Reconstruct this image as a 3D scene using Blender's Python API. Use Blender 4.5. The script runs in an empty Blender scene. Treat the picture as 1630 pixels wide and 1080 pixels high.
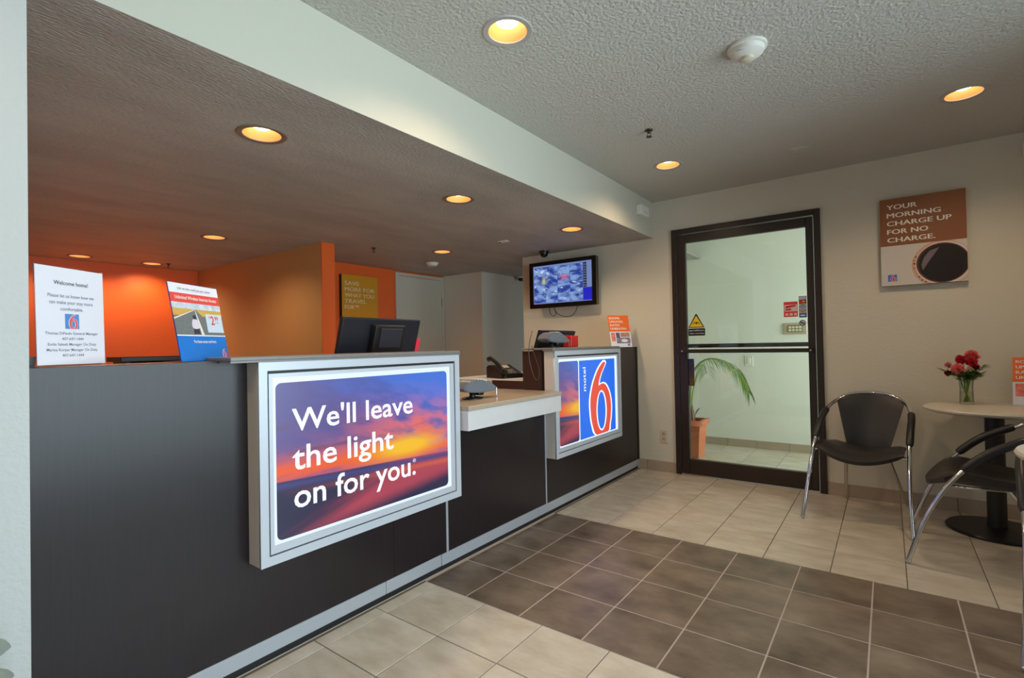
import bpy, bmesh, math, random
from math import sin, cos, pi, radians
from mathutils import Vector, Matrix

random.seed(6)
SC = bpy.context.scene
COL = SC.collection

# ------------------------------------------------------------------ camera, world, daylight, exposure
FPX = 800.88
YAW, PITCH, ROLL, CAMH = -0.6411, 0.0128, -0.0195, 1.16843
cam_d = bpy.data.cameras.new('camera')
cam_d.sensor_fit = 'HORIZONTAL'; cam_d.sensor_width = 36.0
cam_d.lens = 36.0 * FPX / 1630.0
cam_d.clip_start = 0.03; cam_d.clip_end = 200
cam = bpy.data.objects.new('camera', cam_d); COL.objects.link(cam)
_f = Vector((sin(YAW) * cos(PITCH), cos(YAW) * cos(PITCH), sin(PITCH)))
_r0 = Vector((cos(YAW), -sin(YAW), 0)); _u0 = _r0.cross(_f)
_r = _r0 * cos(ROLL) + _u0 * sin(ROLL); _u = -_r0 * sin(ROLL) + _u0 * cos(ROLL)
cam.matrix_world = Matrix(((_r.x, _u.x, -_f.x, 0), (_r.y, _u.y, -_f.y, 0), (_r.z, _u.z, -_f.z, CAMH), (0, 0, 0, 1)))
SC.camera = cam

SC.view_settings.view_transform = 'Standard'
SC.view_settings.look = 'None'
SC.view_settings.exposure = 0.5
SC.view_settings.gamma = 1.0
SC.view_settings.use_curve_mapping = False

world = bpy.data.worlds.new('daylight_world'); SC.world = world; world.use_nodes = True
_bg = world.node_tree.nodes['Background']
_bg.inputs[0].default_value = (0.72, 0.86, 1.0, 1); _bg.inputs[1].default_value = 1.6

def area_light(name, loc, rot, sx, sy, power, color):
    d = bpy.data.lights.new(name, 'AREA'); d.shape = 'RECTANGLE'; d.size = sx; d.size_y = sy
    d.energy = power; d.color = color
    o = bpy.data.objects.new(name, d); COL.objects.link(o); o.location = loc; o.rotation_euler = rot
    return o
# daylight entering by the glazed street side on the right and by the glazed end of the entrance hall
area_light('daylight_street_windows', (1.48, 1.25, 1.25), (radians(90), 0, radians(90)), 3.3, 1.9, 86, (0.77, 0.885, 1.0))
area_light('daylight_hall_windows', (1.40, 5.27, 1.25), (radians(90), 0, radians(90)), 1.2, 2.1, 54, (0.95, 1.0, 0.96))

DOWNLIGHT_POWER = 17.0
DOWNLIGHT_COLOR = (1.0, 0.72, 0.45)

# ------------------------------------------------------------------ measures (metres)
YB = 4.4786        # lobby face of the wall with the glass door
XS = -1.7012       # face of the soffit
XC = -1.885        # face of the counter
XF = -1.803        # face of the light boxes
ZC, ZS = 2.4527, 2.1267
DL, DR, DZ = -1.5316, -0.3911, 2.1686
XR = 1.30; YFRONT = -1.30

# ------------------------------------------------------------------ materials
def lin(c):
    return tuple(((v / 255) / 12.92 if v / 255 <= 0.04045 else ((v / 255 + 0.055) / 1.055) ** 2.4) for v in c)
MATS = {}
def nodes_of(m):
    m.use_nodes = True
    nt = m.node_tree
    return nt, nt.nodes['Principled BSDF']
def mat(name, rgb, rough=0.5, metal=0.0, vary=0.0, vscale=8.0, stretch=(1, 1, 1), bump=0.0, bscale=60.0, rgb2=None, rnd=0.0, coat=0.0, detail=4.0, spec=None):
    if name in MATS: return MATS[name]
    m = bpy.data.materials.new(name); nt, b = nodes_of(m)
    c = lin(rgb)
    b.inputs['Base Color'].default_value = (*c, 1); b.inputs['Roughness'].default_value = rough; b.inputs['Metallic'].default_value = metal
    if spec is not None: b.inputs['Specular IOR Level'].default_value = spec
    if coat: b.inputs['Coat Weight'].default_value = coat; b.inputs['Coat Roughness'].default_value = 0.15
    tc = nt.nodes.new('ShaderNodeTexCoord'); mp = nt.nodes.new('ShaderNodeMapping'); mp.inputs['Scale'].default_value = stretch
    nt.links.new(tc.outputs['Object'], mp.inputs['Vector'])
    if rnd or vary:
        oi = nt.nodes.new('ShaderNodeObjectInfo'); mu = nt.nodes.new('ShaderNodeMath'); mu.operation = 'MULTIPLY'; mu.inputs[1].default_value = 37.0 if rnd else 0.0
        nt.links.new(oi.outputs['Random'], mu.inputs[0])
        nz = nt.nodes.new('ShaderNodeTexNoise'); nz.noise_dimensions = '4D'; nz.inputs['Scale'].default_value = vscale; nz.inputs['Detail'].default_value = detail; nz.inputs['Roughness'].default_value = 0.6
        nt.links.new(mp.outputs[0], nz.inputs['Vector']); nt.links.new(mu.outputs[0], nz.inputs['W'])
        mr = nt.nodes.new('ShaderNodeMapRange'); mr.inputs[1].default_value = 0.3; mr.inputs[2].default_value = 0.7
        nt.links.new(nz.outputs['Fac'], mr.inputs[0])
        mx = nt.nodes.new('ShaderNodeMix'); mx.data_type = 'RGBA'
        d = lin(rgb2) if rgb2 else tuple(v * (1 - vary) for v in c)
        mx.inputs[6].default_value = (*c, 1); mx.inputs[7].default_value = (*d, 1)
        nt.links.new(mr.outputs[0], mx.inputs[0])
        out = mx.outputs[2]
        if rnd:
            ma = nt.nodes.new('ShaderNodeMapRange'); ma.inputs[3].default_value = 1 - rnd; ma.inputs[4].default_value = 1 + rnd
            nt.links.new(oi.outputs['Random'], ma.inputs[0])
            hs = nt.nodes.new('ShaderNodeHueSaturation'); nt.links.new(ma.outputs[0], hs.inputs['Value']); nt.links.new(out, hs.inputs['Color'])
            out = hs.outputs[0]
        nt.links.new(out, b.inputs['Base Color'])
    if bump:
        nb = nt.nodes.new('ShaderNodeTexNoise'); nb.inputs['Scale'].default_value = bscale; nb.inputs['Detail'].default_value = 3.0
        nt.links.new(mp.outputs[0], nb.inputs['Vector'])
        bp = nt.nodes.new('ShaderNodeBump'); bp.inputs['Strength'].default_value = bump; bp.inputs['Distance'].default_value = 0.004 if bump < 0.8 else 0.009
        nt.links.new(nb.outputs['Fac'], bp.inputs['Height']); nt.links.new(bp.outputs[0], b.inputs['Normal'])
    MATS[name] = m
    return m
def emis(name, rgb, strength=1.0):
    if name in MATS: return MATS[name]
    m = bpy.data.materials.new(name); nt, b = nodes_of(m)
    b.inputs['Base Color'].default_value = (0.02, 0.02, 0.02, 1)
    b.inputs['Emission Color'].default_value = (*lin(rgb), 1); b.inputs['Emission Strength'].default_value = strength
    b.inputs['Roughness'].default_value = 0.25
    MATS[name] = m
    return m
def glass(name, tint=(1, 1, 1), refl=1.0, ior=1.5):
    if name in MATS: return MATS[name]
    m = bpy.data.materials.new(name); m.use_nodes = True; nt = m.node_tree; nt.nodes.clear()
    o = nt.nodes.new('ShaderNodeOutputMaterial'); t = nt.nodes.new('ShaderNodeBsdfTransparent'); g = nt.nodes.new('ShaderNodeBsdfGlossy')
    fr = nt.nodes.new('ShaderNodeFresnel'); fr.inputs[0].default_value = ior
    ml = nt.nodes.new('ShaderNodeMath'); ml.operation = 'MULTIPLY'; ml.inputs[1].default_value = refl; ml.use_clamp = True
    mx = nt.nodes.new('ShaderNodeMixShader')
    t.inputs[0].default_value = (*tint, 1); g.inputs['Roughness'].default_value = 0.01
    nt.links.new(fr.outputs[0], ml.inputs[0]); nt.links.new(ml.outputs[0], mx.inputs[0])
    nt.links.new(t.outputs[0], mx.inputs[1]); nt.links.new(g.outputs[0], mx.inputs[2]); nt.links.new(mx.outputs[0], o.inputs[0])
    MATS[name] = m
    return m

# small algebra on shader sockets
class S:
    def __init__(s, nt, v): s.nt, s.v = nt, v
    def _op(s, op, *a):
        n = s.nt.nodes.new('ShaderNodeMath'); n.operation = op
        for i, x in enumerate((s,) + a):
            x = x.v if isinstance(x, S) else x
            if isinstance(x, (int, float)): n.inputs[i].default_value = x
            else: s.nt.links.new(x, n.inputs[i])
        return S(s.nt, n.outputs[0])
    def __add__(s, o): return s._op('ADD', o)
    def __sub__(s, o): return s._op('SUBTRACT', o)
    def __mul__(s, o): return s._op('MULTIPLY', o)
    def __truediv__(s, o): return s._op('DIVIDE', o)
    def sq(s): return s * s
    def exp(s): return s._op('EXPONENT')
    def floor(s): return s._op('FLOOR')
    def fract(s): return s._op('FRACT')
    def step(s, a, b):
        n = s.nt.nodes.new('ShaderNodeMapRange'); n.interpolation_type = 'SMOOTHSTEP'; n.inputs[1].default_value = a; n.inputs[2].default_value = b
        s.nt.links.new(s.v, n.inputs[0]); return S(s.nt, n.outputs[0])
def cmix(nt, fac, a, b):
    n = nt.nodes.new('ShaderNodeMix'); n.data_type = 'RGBA'; n.clamp_factor = True
    if isinstance(fac, S): nt.links.new(fac.v, n.inputs[0])
    else: n.inputs[0].default_value = fac
    for i, c in ((6, a), (7, b)):
        if isinstance(c, tuple): n.inputs[i].default_value = (*lin(c), 1)
        else: nt.links.new(c, n.inputs[i])
    return n.outputs[2]
def local_xz(nt):
    tc = nt.nodes.new('ShaderNodeTexCoord'); sp = nt.nodes.new('ShaderNodeSeparateXYZ'); nt.links.new(tc.outputs['Object'], sp.inputs[0])
    return S(nt, sp.outputs[0]), S(nt, sp.outputs[2])
def noise2(nt, x, z, scale=1.0, detail=5.0, w=0.0):
    c = nt.nodes.new('ShaderNodeCombineXYZ'); nt.links.new(x.v, c.inputs[0]); nt.links.new(z.v, c.inputs[1]); c.inputs[2].default_value = w
    n = nt.nodes.new('ShaderNodeTexNoise'); n.inputs['Scale'].default_value = scale; n.inputs['Detail'].default_value = detail; nt.links.new(c.outputs[0], n.inputs['Vector'])
    return S(nt, n.outputs['Fac'])

def sunset(name, x0, w, z0, h, strength):
    """backlit print of a sunset over a beach, spread over x0..x0+w, z0..z0+h of the sign"""
    m = bpy.data.materials.new(name); nt, b = nodes_of(m)
    X, Z = local_xz(nt); u = (X - x0) * (1 / w); v = (Z - z0) * (1 / h)
    streak = noise2(nt, u * 2.2 + v * 0.6, v * 11.0 - u * 1.2, 1.0, 6)
    wisps = noise2(nt, u * 5.0, v * 9.0 + u * 3.0, 1.4, 6, 3.0)
    c = cmix(nt, (u * 0.9 + v * 0.9 + wisps * 0.7 - 1.25).step(0.0, 0.75), (84, 76, 150), (58, 118, 226))
    c = cmix(nt, (streak - v * 0.25).step(0.33, 0.5) * (v * -1 + 1.15) * 0.75, c, (132, 104, 156))
    g = ((((u - 0.78).sq() * 6.0) + ((v - 0.52).sq() * 20.0)) * -1).exp()
    c = cmix(nt, g * (wisps.step(0.3, 0.62)) * 1.1, c, (238, 112, 104))
    c = cmix(nt, streak.step(0.52, 0.68) * (v - 0.35).step(0.0, 0.1) * (v * -1 + 0.85).step(0.0, 0.3) * (u * -0.8 + 1.0) * 0.95, c, (54, 42, 98))
    band = ((v - 0.43 + u * 0.05).sq() * -130.0).exp()
    c = cmix(nt, band * streak.step(0.28, 0.46), c, (246, 92, 30))
    sun = ((((u - 0.70).sq() * 26.0) + ((v - 0.42).sq() * 190.0)) * -1).exp()
    c = cmix(nt, sun * 1.35, c, (255, 196, 30))
    hz = u * -0.07 + 0.375
    under = (hz - v).step(0.0, 0.012)
    wet = noise2(nt, u * 3.0 - v * 2.0, v * 14.0 - u * 6.5, 1.0, 6, 7.0)
    d = cmix(nt, (v * -3.0 + u * 2.2 + wet * 0.9 - 0.35).step(0.0, 0.9) * (v + 0.10 - u * 0.16).step(0.0, 0.12), (30, 27, 70), (176, 62, 84))
    d = cmix(nt, (((hz - v - 0.035).sq()) * -1600.0).exp() * 0.9, d, (64, 62, 128))
    d = cmix(nt, (((hz - v - 0.085).sq()) * -2600.0).exp() * u * 0.7, d, (226, 104, 60))
    c = cmix(nt, under, c, d)
    nt.links.new(c, b.inputs['Emission Color']); b.inputs['Emission Strength'].default_value = strength
    b.inputs['Base Color'].default_value = (0.02, 0.02, 0.02, 1); b.inputs['Roughness'].default_value = 0.3
    return m

def cctv(name, w, h):
    """a video wall of small surveillance pictures"""
    m = bpy.data.materials.new(name); nt, b = nodes_of(m)
    X, Z = local_xz(nt); u = X * (4 / w); v = Z * (4 / h)
    fu, fv = u.fract(), v.fract()
    cu, cv = u.floor(), v.floor()
    n1 = noise2(nt, u * 1.1 + cu * 7.1, v * 1.3 + cv * 3.7, 1.0, 1)
    n2 = noise2(nt, u * 1.9 + cv * 5.1, v * 2.4 + cu * 4.3, 1.0, 2, 5.0)
    c = cmix(nt, n1.step(0.35, 0.62), (34, 58, 150), (128, 160, 214))
    c = cmix(nt, n2.step(0.60, 0.72), c, (206, 220, 240))
    c = cmix(nt, n2.step(0.40, 0.34) * 0.8, c, (24, 34, 84))
    spot = ((((u - 2.55).sq() * 14.0) + ((v - 2.7).sq() * 22.0)) * -1).exp()
    c = cmix(nt, spot * 0.9, c, (226, 84, 110))
    yel = ((((u - 0.85).sq() * 40.0) + ((v - 2.45).sq() * 10.0)) * -1).exp()
    c = cmix(nt, yel * 0.8, c, (214, 206, 70))
    edge = (fu - 0.5).sq().step(0.225, 0.245)
    c = cmix(nt, edge * 0.7, c, (40, 60, 140))
    edge = (fv - 0.5).sq().step(0.225, 0.245)
    c = cmix(nt, edge * 0.7, c, (40, 60, 140))
    nt.links.new(c, b.inputs['Emission Color']); b.inputs['Emission Strength'].default_value = 0.7
    b.inputs['Base Color'].default_value = (0.01, 0.01, 0.01, 1); b.inputs['Roughness'].default_value = 0.2
    return m

M_WALL = mat('wall_paint_cream', (212, 206, 190), 0.75, bump=0.35, bscale=55)
M_SOFF = mat('soffit_paint_white', (196, 193, 178), 0.5, bump=0.15, bscale=40)
M_PILL = mat('pillar_paint_white', (186, 188, 186), 0.6, bump=0.5, bscale=70)
M_CEIL = mat('ceiling_paint_knockdown', (190, 188, 180), 0.8, bump=0.9, bscale=62)
M_CLOW = mat('low_ceiling_paint_knockdown', (178, 174, 168), 0.55, vary=0.3, vscale=1.6, stretch=(2.2, 0.8, 1), bump=1.0, bscale=55)  # tone-mapping streaks and mottling put into the ceiling colour
M_ORANGE = mat('orange_wall_paint', (232, 98, 28), 0.5, bump=0.4, bscale=60)
M_TAN = mat('tan_wall_paint', (196, 150, 96), 0.6, bump=0.3, bscale=60)
M_LAM = mat('espresso_laminate', (38, 31, 34), 0.30, vary=0.35, vscale=10, stretch=(14, 14, 0.5), bump=0.05, bscale=40, detail=6, spec=0.38)
M_BROWN = mat('dark_brown_laminate', (66, 38, 32), 0.4, vary=0.3, vscale=8, stretch=(10, 10, 0.6))
M_STRIP = mat('aluminium_strip', (172, 176, 184), 0.35, metal=0.25)
M_FRAME = mat('light_box_frame', (190, 196, 206), 0.35, metal=0.15)
M_WHLAM = mat('pale_grey_laminate', (206, 204, 204), 0.4, vary=0.04, vscale=12)
M_SLAB = mat('grey_countertop', (122, 118, 116), 0.35, vary=0.10, vscale=40)
M_SHELF = mat('tan_shelf_top', (176, 158, 138), 0.32, vary=0.12, vscale=30)
M_TOE = mat('black_toe_base', (26, 24, 26), 0.5)
M_BLACK = mat('black_plastic', (20, 20, 23), 0.4)
M_DKGREY = mat('dark_grey_plastic', (70, 72, 76), 0.4)
M_GREY = mat('grey_plastic', (112, 116, 122), 0.4)
M_WHITE = mat('white_plastic', (222, 220, 212), 0.45)
M_CHROME = mat('chrome', (214, 214, 216), 0.12, metal=1.0)
M_VINYL = mat('black_vinyl', (34, 33, 34), 0.38, bump=0.15, bscale=220)
M_BRONZE = mat('bronze_aluminium', (46, 32, 26), 0.35, vary=0.25, vscale=20)
M_TILE_L = mat('cream_floor_tile', (210, 202, 188), 0.32, vary=0.2, vscale=5.0, stretch=(1.0, 2.4, 1), rgb2=(178, 165, 146), rnd=0.05, bump=0.05, bscale=30, detail=7)
M_TILE_D = mat('brown_floor_tile', (138, 122, 106), 0.34, vary=0.3, vscale=4.5, stretch=(1.0, 1.6, 1), rgb2=(84, 70, 58), rnd=0.08, bump=0.06, bscale=30, detail=7)
M_BASE = mat('taupe_base_tile', (178, 160, 140), 0.4, vary=0.15, vscale=8, rnd=0.04)
M_GROUT = mat('grey_grout', (112, 104, 96), 0.9)
M_GROUT_D = mat('pale_grout', (186, 172, 164), 0.9)
M_GLASS = glass('clear_door_glass', (0.95, 0.985, 0.965), 1.0)
M_VASE = glass('clear_vase_glass', (0.93, 0.96, 0.94), 0.55, 1.35)
M_PAPER = mat('white_paper', (226, 228, 240), 0.5)
M_ACRYL = glass('clear_acrylic', (0.97, 0.97, 0.99), 0.6)
M_INK = mat('dark_ink', (48, 50, 66), 0.6)
M_INKG = mat('grey_ink', (112, 116, 136), 0.6)
M_WINK = mat('white_ink', (238, 234, 226), 0.55)
M_BLUE = mat('logo_blue_ink', (40, 118, 214), 0.4)
M_RED = mat('logo_red_ink', (226, 70, 62), 0.4)
M_TERRA = mat('terracotta_plastic', (206, 116, 76), 0.5, vary=0.1, vscale=10)
M_LEAF = mat('palm_leaf', (70, 124, 44), 0.45, vary=0.4, vscale=6, rgb2=(134, 164, 66))
M_DOORW = mat('office_door_paint', (196, 190, 174), 0.5)

# ------------------------------------------------------------------ mesh helpers
class G:
    """collects geometry for one mesh object"""
    def __init__(s): s.bm = bmesh.new()
    def box(s, x0, x1, y0, y1, z0, z1, bevel=0.0, seg=1):
        r = bmesh.ops.create_cube(s.bm, size=1.0)
        vs = r['verts']
        for v in vs:
            v.co = Vector(((x0 + x1) / 2 + v.co.x * (x1 - x0), (y0 + y1) / 2 + v.co.y * (y1 - y0), (z0 + z1) / 2 + v.co.z * (z1 - z0)))
        if bevel:
            es = list({e for v in vs for e in v.link_edges})
            bmesh.ops.bevel(s.bm, geom=es, offset=bevel, segments=seg, profile=0.7, affect='EDGES')
        return s
    def prism(s, pts, axis, a, b):
        """extrude polygon pts (2-D, remaining axes in order) along axis from a to b"""
        def P(p, t):
            return {'x': (t, p[0], p[1]), 'y': (p[0], t, p[1]), 'z': (p[0], p[1], t)}[axis]
        A = [s.bm.verts.new(P(p, a)) for p in pts]; Bv = [s.bm.verts.new(P(p, b)) for p in pts]
        n = len(pts)
        s.bm.faces.new(A); s.bm.faces.new(Bv[::-1])
        for i in range(n): s.bm.faces.new((A[i], Bv[i], Bv[(i + 1) % n], A[(i + 1) % n]))
        bmesh.ops.recalc_face_normals(s.bm, faces=s.bm.faces[:])
        return s
    def lathe(s, prof, c=(0, 0, 0), seg=24, close=True):
        rings = []
        for r, z in prof:
            if r < 1e-6: rings.append([s.bm.verts.new((c[0], c[1], c[2] + z))])
            else: rings.append([s.bm.verts.new((c[0] + r * cos(2 * pi * k / seg), c[1] + r * sin(2 * pi * k / seg), c[2] + z)) for k in range(seg)])
        for a, b in zip(rings, rings[1:]):
            for k in range(seg):
                k2 = (k + 1) % seg
                if len(a) == 1 and len(b) == 1: continue
                if len(a) == 1: s.bm.faces.new((a[0], b[k2], b[k]))
                elif len(b) == 1: s.bm.faces.new((a[k], a[k2], b[0]))
                else: s.bm.faces.new((a[k], a[k2], b[k2], b[k]))
        bmesh.ops.recalc_face_normals(s.bm, faces=s.bm.faces[:])
        return s
    def tube(s, pts, rad, seg=8, closed=False):
        pts = [Vector(p) for p in pts]; n = len(pts)
        rads = rad if isinstance(rad, (list, tuple)) else [rad] * n
        rings = []; up = None
        for i, p in enumerate(pts):
            t = (pts[min(i + 1, n - 1)] - pts[max(i - 1, 0)]).normalized()
            if up is None:
                up = t.orthogonal().normalized()
            else:
                up = (up - t * up.dot(t)).normalized()
            sd = t.cross(up)
            rings.append([s.bm.verts.new(p + (up * cos(2 * pi * k / seg) + sd * sin(2 * pi * k / seg)) * rads[i]) for k in range(seg)])
        for a, b in zip(rings, rings[1:]):
            for k in range(seg): s.bm.faces.new((a[k], a[(k + 1) % seg], b[(k + 1) % seg], b[k]))
        s.bm.faces.new(rings[0][::-1]); s.bm.faces.new(rings[-1])
        bmesh.ops.recalc_face_normals(s.bm, faces=s.bm.faces[:])
        return s
    def sphere(s, c, rx, ry=None, rz=None, u=16, v=10):
        r = bmesh.ops.create_uvsphere(s.bm, u_segments=u, v_segments=v, radius=1.0)
        for q in r['verts']: q.co = Vector((c[0] + q.co.x * rx, c[1] + q.co.y * (ry or rx), c[2] + q.co.z * (rz or rx)))
        return s
    def poly(s, pts):
        s.bm.faces.new([s.bm.verts.new(p) for p in pts]); return s
    def move(s, d):
        bmesh.ops.translate(s.bm, verts=s.bm.verts[:], vec=d); return s

def root_loc(p):
    v = Vector((0, 0, 0))
    while p is not None:
        v += p.location; p = p.parent
    return v
def finish(me, name, material, parent, smooth):
    o = bpy.data.objects.new(name, me); COL.objects.link(o)
    if material is not None:
        me.materials.clear(); me.materials.append(material)
    if smooth:
        for p in me.polygons: p.use_smooth = True
        me.set_sharp_from_angle(angle=radians(38))
    o.parent = parent
    return o
def obj(name, g, material, parent=None, smooth=False, world=False):
    """one mesh object; world=True: the geometry was given in room coordinates, the parent is an unrotated empty"""
    bm = g.bm
    if world and parent is not None: bmesh.ops.translate(bm, verts=bm.verts[:], vec=-root_loc(parent))
    me = bpy.data.meshes.new(name); bm.to_mesh(me); bm.free()
    return finish(me, name, material, parent, smooth)
def tag(o, label, cat, group=None):
    o['label'] = label; o['category'] = cat
    if group: o['group'] = group
    return o
def thing(name, label, cat, loc=(0, 0, 0), rz=0.0, group=None, rx=0.0):
    o = bpy.data.objects.new(name, None); COL.objects.link(o); o.empty_display_size = 0.05
    o.location = loc; o.rotation_euler = (rx, 0, rz)
    return tag(o, label, cat, group)
def struct(name, g, material, smooth=False):
    o = obj(name, g, material, None, smooth); o['kind'] = 'structure'; return o
def sroot(name, loc=(0, 0, 0)):
    o = bpy.data.objects.new(name, None); COL.objects.link(o); o.location = loc; o['kind'] = 'structure'; o.empty_display_size = 0.05; return o
def lab(o, text): o['label'] = text; return o
def dup(root, loc, rz, label, group=None):
    r = root.copy(); COL.objects.link(r); r.location = loc; r.rotation_euler = (root.rotation_euler.x, 0, rz); r['label'] = label
    if group: r['group'] = group
    def rec(a, b):
        for ch in list(a.children):
            c = ch.copy(); COL.objects.link(c); c.parent = b; rec(ch, c)
    rec(root, r)
    return r

def curve_mesh(cu):
    o = bpy.data.objects.new('tmp', cu); me = bpy.data.meshes.new_from_object(o)
    bpy.data.objects.remove(o); bpy.data.curves.remove(cu)
    return me
def flat_mesh(loops, thick):
    """filled outline (with holes) in x,y; thickness along z, centred"""
    cu = bpy.data.curves.new('tmp', 'CURVE'); cu.dimensions = '2D'; cu.fill_mode = 'BOTH'; cu.extrude = thick / 2
    for lp in loops:
        sp = cu.splines.new('POLY'); sp.points.add(len(lp) - 1); sp.use_cyclic_u = True
        for i, p in enumerate(lp): sp.points[i].co = (p[0], p[1], 0, 1)
    return curve_mesh(cu)
def plate(name, loops, material, parent, y, thick=0.002):
    """flat piece of a sign: outline in local x,z, front face at local y, seen from -y"""
    me = flat_mesh(loops, thick)
    for v in me.vertices: v.co = Vector((v.co.x, y + thick / 2 - v.co.z, v.co.y))
    return finish(me, name, material, parent, False)
def slab(name, loops, z0, z1, material, parent=None):
    me = flat_mesh(loops, z1 - z0)
    for v in me.vertices: v.co.z += (z0 + z1) / 2
    return finish(me, name, material, parent, False)
def rect(x0, x1, z0, z1): return [(x0, z0), (x1, z0), (x1, z1), (x0, z1)]
def rrect(x0, x1, z0, z1, r, n=5):
    p = []
    for cx, cz, a in ((x1 - r, z1 - r, 0), (x0 + r, z1 - r, 90), (x0 + r, z0 + r, 180), (x1 - r, z0 + r, 270)):
        for k in range(n + 1):
            t = radians(a + 90 * k / n); p.append((cx + r * cos(t), cz + r * sin(t)))
    return p
def circ(cx, cz, r, n=32, rz=None): return [(cx + r * cos(2 * pi * k / n), cz + (rz or r) * sin(2 * pi * k / n)) for k in range(n)]
def clampr(pts, x0, x1, z0, z1): return [(min(max(x, x0), x1), min(max(z, z0), z1)) for x, z in pts]
def smoothloop(pts, n=6):
    out = []; N = len(pts)
    for i in range(N):
        p0, p1, p2, p3 = (pts[(i + k - 1) % N] for k in range(4))
        for k in range(n):
            t = k / n
            out.append(tuple(0.5 * (2 * p1[j] + (p2[j] - p0[j]) * t + (2 * p0[j] - 5 * p1[j] + 4 * p2[j] - p3[j]) * t * t + (3 * p1[j] - p0[j] - 3 * p2[j] + p3[j]) * t ** 3) for j in (0, 1)))
    return out
def text(name, s, x, z, w, h, material, parent, y, bold=0.0, thick=0.0008, align='L', rot=0.0, split=None, fat=0.0):
    """one line of lettering fitted into a box w wide and h high (None = keep the letters' own shape); x,z = lower left corner (or lower middle)"""
    cu = bpy.data.curves.new('tmp', 'FONT'); cu.body = s; cu.size = 1.0; cu.extrude = 0.0; cu.offset = bold; cu.resolution_u = 3
    me = curve_mesh(cu)
    xs = [v.co.x for v in me.vertices]; ys = [v.co.y for v in me.vertices]
    ax, bx, ay, by = min(xs), max(xs), min(ys), max(ys)
    kz = h / 0.73 if h else None
    kx = w / (bx - ax) if w else None
    kx = kx or kz; kz = kz or kx
    ox = 0.0 if align == 'L' else -(bx - ax) / 2
    for v in me.vertices:
        a, b = (v.co.x - ax + ox) * kx, v.co.y * kz
        v.co = Vector((a, 0, b))
    if fat:
        bm = bmesh.new(); bm.from_mesh(me); base = bm.faces[:]
        for k_ in (-1, 1):
            r_ = bmesh.ops.duplicate(bm, geom=bm.verts[:len(me.vertices)] + bm.edges[:len(me.edges)] + base)
            bmesh.ops.translate(bm, verts=[q for q in r_['geom'] if isinstance(q, bmesh.types.BMVert)], vec=(k_ * fat, (k_ - 2) * 0.00025, 0))
        bm.to_mesh(me); bm.free()
    def settle(m):
        for v in m.vertices:
            a, b = v.co.x, v.co.z
            if rot: a, b = a * cos(rot) - b * sin(rot), a * sin(rot) + b * cos(rot)
            v.co = Vector((x + a, y + v.co.y, z + b))
        return finish(m, name, material, parent, False)
    if not split: return settle(me)
    gap = 0.0 if split == 'letter' else 0.22 * (h or w)
    bm = bmesh.new(); bm.from_mesh(me); bm.verts.ensure_lookup_table()
    seen = {}; isl = []
    for v in bm.verts:
        if v.index in seen: continue
        st = [v]; seen[v.index] = len(isl); cur = []
        while st:
            q = st.pop(); cur.append(q.index)
            for e in q.link_edges:
                w_ = e.other_vert(q)
                if w_.index not in seen: seen[w_.index] = len(isl); st.append(w_)
        isl.append((min(bm.verts[i].co.x for i in cur), max(bm.verts[i].co.x for i in cur), cur))
    isl.sort(key=lambda t: t[0]); groups = []
    for lo, hi, cur in isl:
        if groups and lo < groups[-1][0] + gap: groups[-1][0] = max(groups[-1][0], hi); groups[-1][1].update(cur)
        else: groups.append([hi, set(cur)])
    out = None
    for _, ids in groups:
        m2 = bpy.data.meshes.new(name); b2 = bm.copy(); b2.verts.ensure_lookup_table()
        bmesh.ops.delete(b2, geom=[v for v in b2.verts if v.index not in ids], context='VERTS'); b2.to_mesh(m2); b2.free()
        out = settle(m2)
    bm.free(); bpy.data.meshes.remove(me)
    return out

SIX = [(.393, 0), (.281, .143), (.239, .313), (.239, .495), (.316, .688), (.456, .864), (.596, .964), (.674, .988), (.737, .965), (.719, .92), (.596, .79), (.544, .681), (.632, .69), (.737, .66), (.842, .545), (.895, .38), (.884, .22), (.842, .085), (.79, 0)]
SIXR = [(.43, 0), (.315, .143), (.272, .313), (.272, .49), (.347, .68), (.482, .85), (.612, .943), (.672, .962), (.705, .95), (.69, .915), (.562, .78), (.505, .655), (.60, .672), (.712, .645), (.812, .535), (.862, .38), (.85, .22), (.806, .085), (.752, 0)]
def six_logo(parent, x, z, w, h, y, ground, white, red, wk='digit_outline', rk='digit', gk='logo_ground'):
    def loopof(pts): return clampr([(x + p[0] * w, z + p[1] * h) for p in smoothloop(pts, 5)], x, x + w, z, z + h)
    g = plate(gk, [rect(x, x + w, z, z + h)], ground, parent, y, 0.0012)
    a = plate(wk, [loopof(SIX), circ(x + .579 * w, z + .31 * h, .118 * w, 28, .252 * h)], white, parent, y - 0.0009, 0.0008)
    b = plate(rk, [loopof(SIXR), circ(x + .579 * w, z + .31 * h, .150 * w, 28, .272 * h)], red, parent, y - 0.0017, 0.0008)
    return g, a, b

# ------------------------------------------------------------------ the setting
LOW_LIGHTS = [(-2.2017, 1.1262, 'over the sunset light box, largest lamp in the low ceiling'), (-4.5149, 1.8933, 'in front of the tan office wall'),
              (-6.3239, 1.419, 'directly above the white welcome sheet, far back at the orange wall'), (-6.3382, 2.028, 'at the orange wall, right of the lamp above the welcome sheet'),
              (-2.2109, 2.4126, 'above the low transaction shelf'), (-3.5743, 3.6437, 'in front of the white office door'),
              (-2.0841, 3.6526, 'above the counter end near the wall screen')]
HIGH_LIGHTS = [(-1.2147, 1.6386, 'largest ceiling lamp of the lobby, nearest the top edge'), (-1.2455, 3.5958, 'in front of the glass door'),
               (0.3522, 3.5576, 'above the black chairs at the right'), (-1.235, -0.36, 'nearest the street windows, seen mirrored in the door glass')]
HR = 0.082

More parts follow.
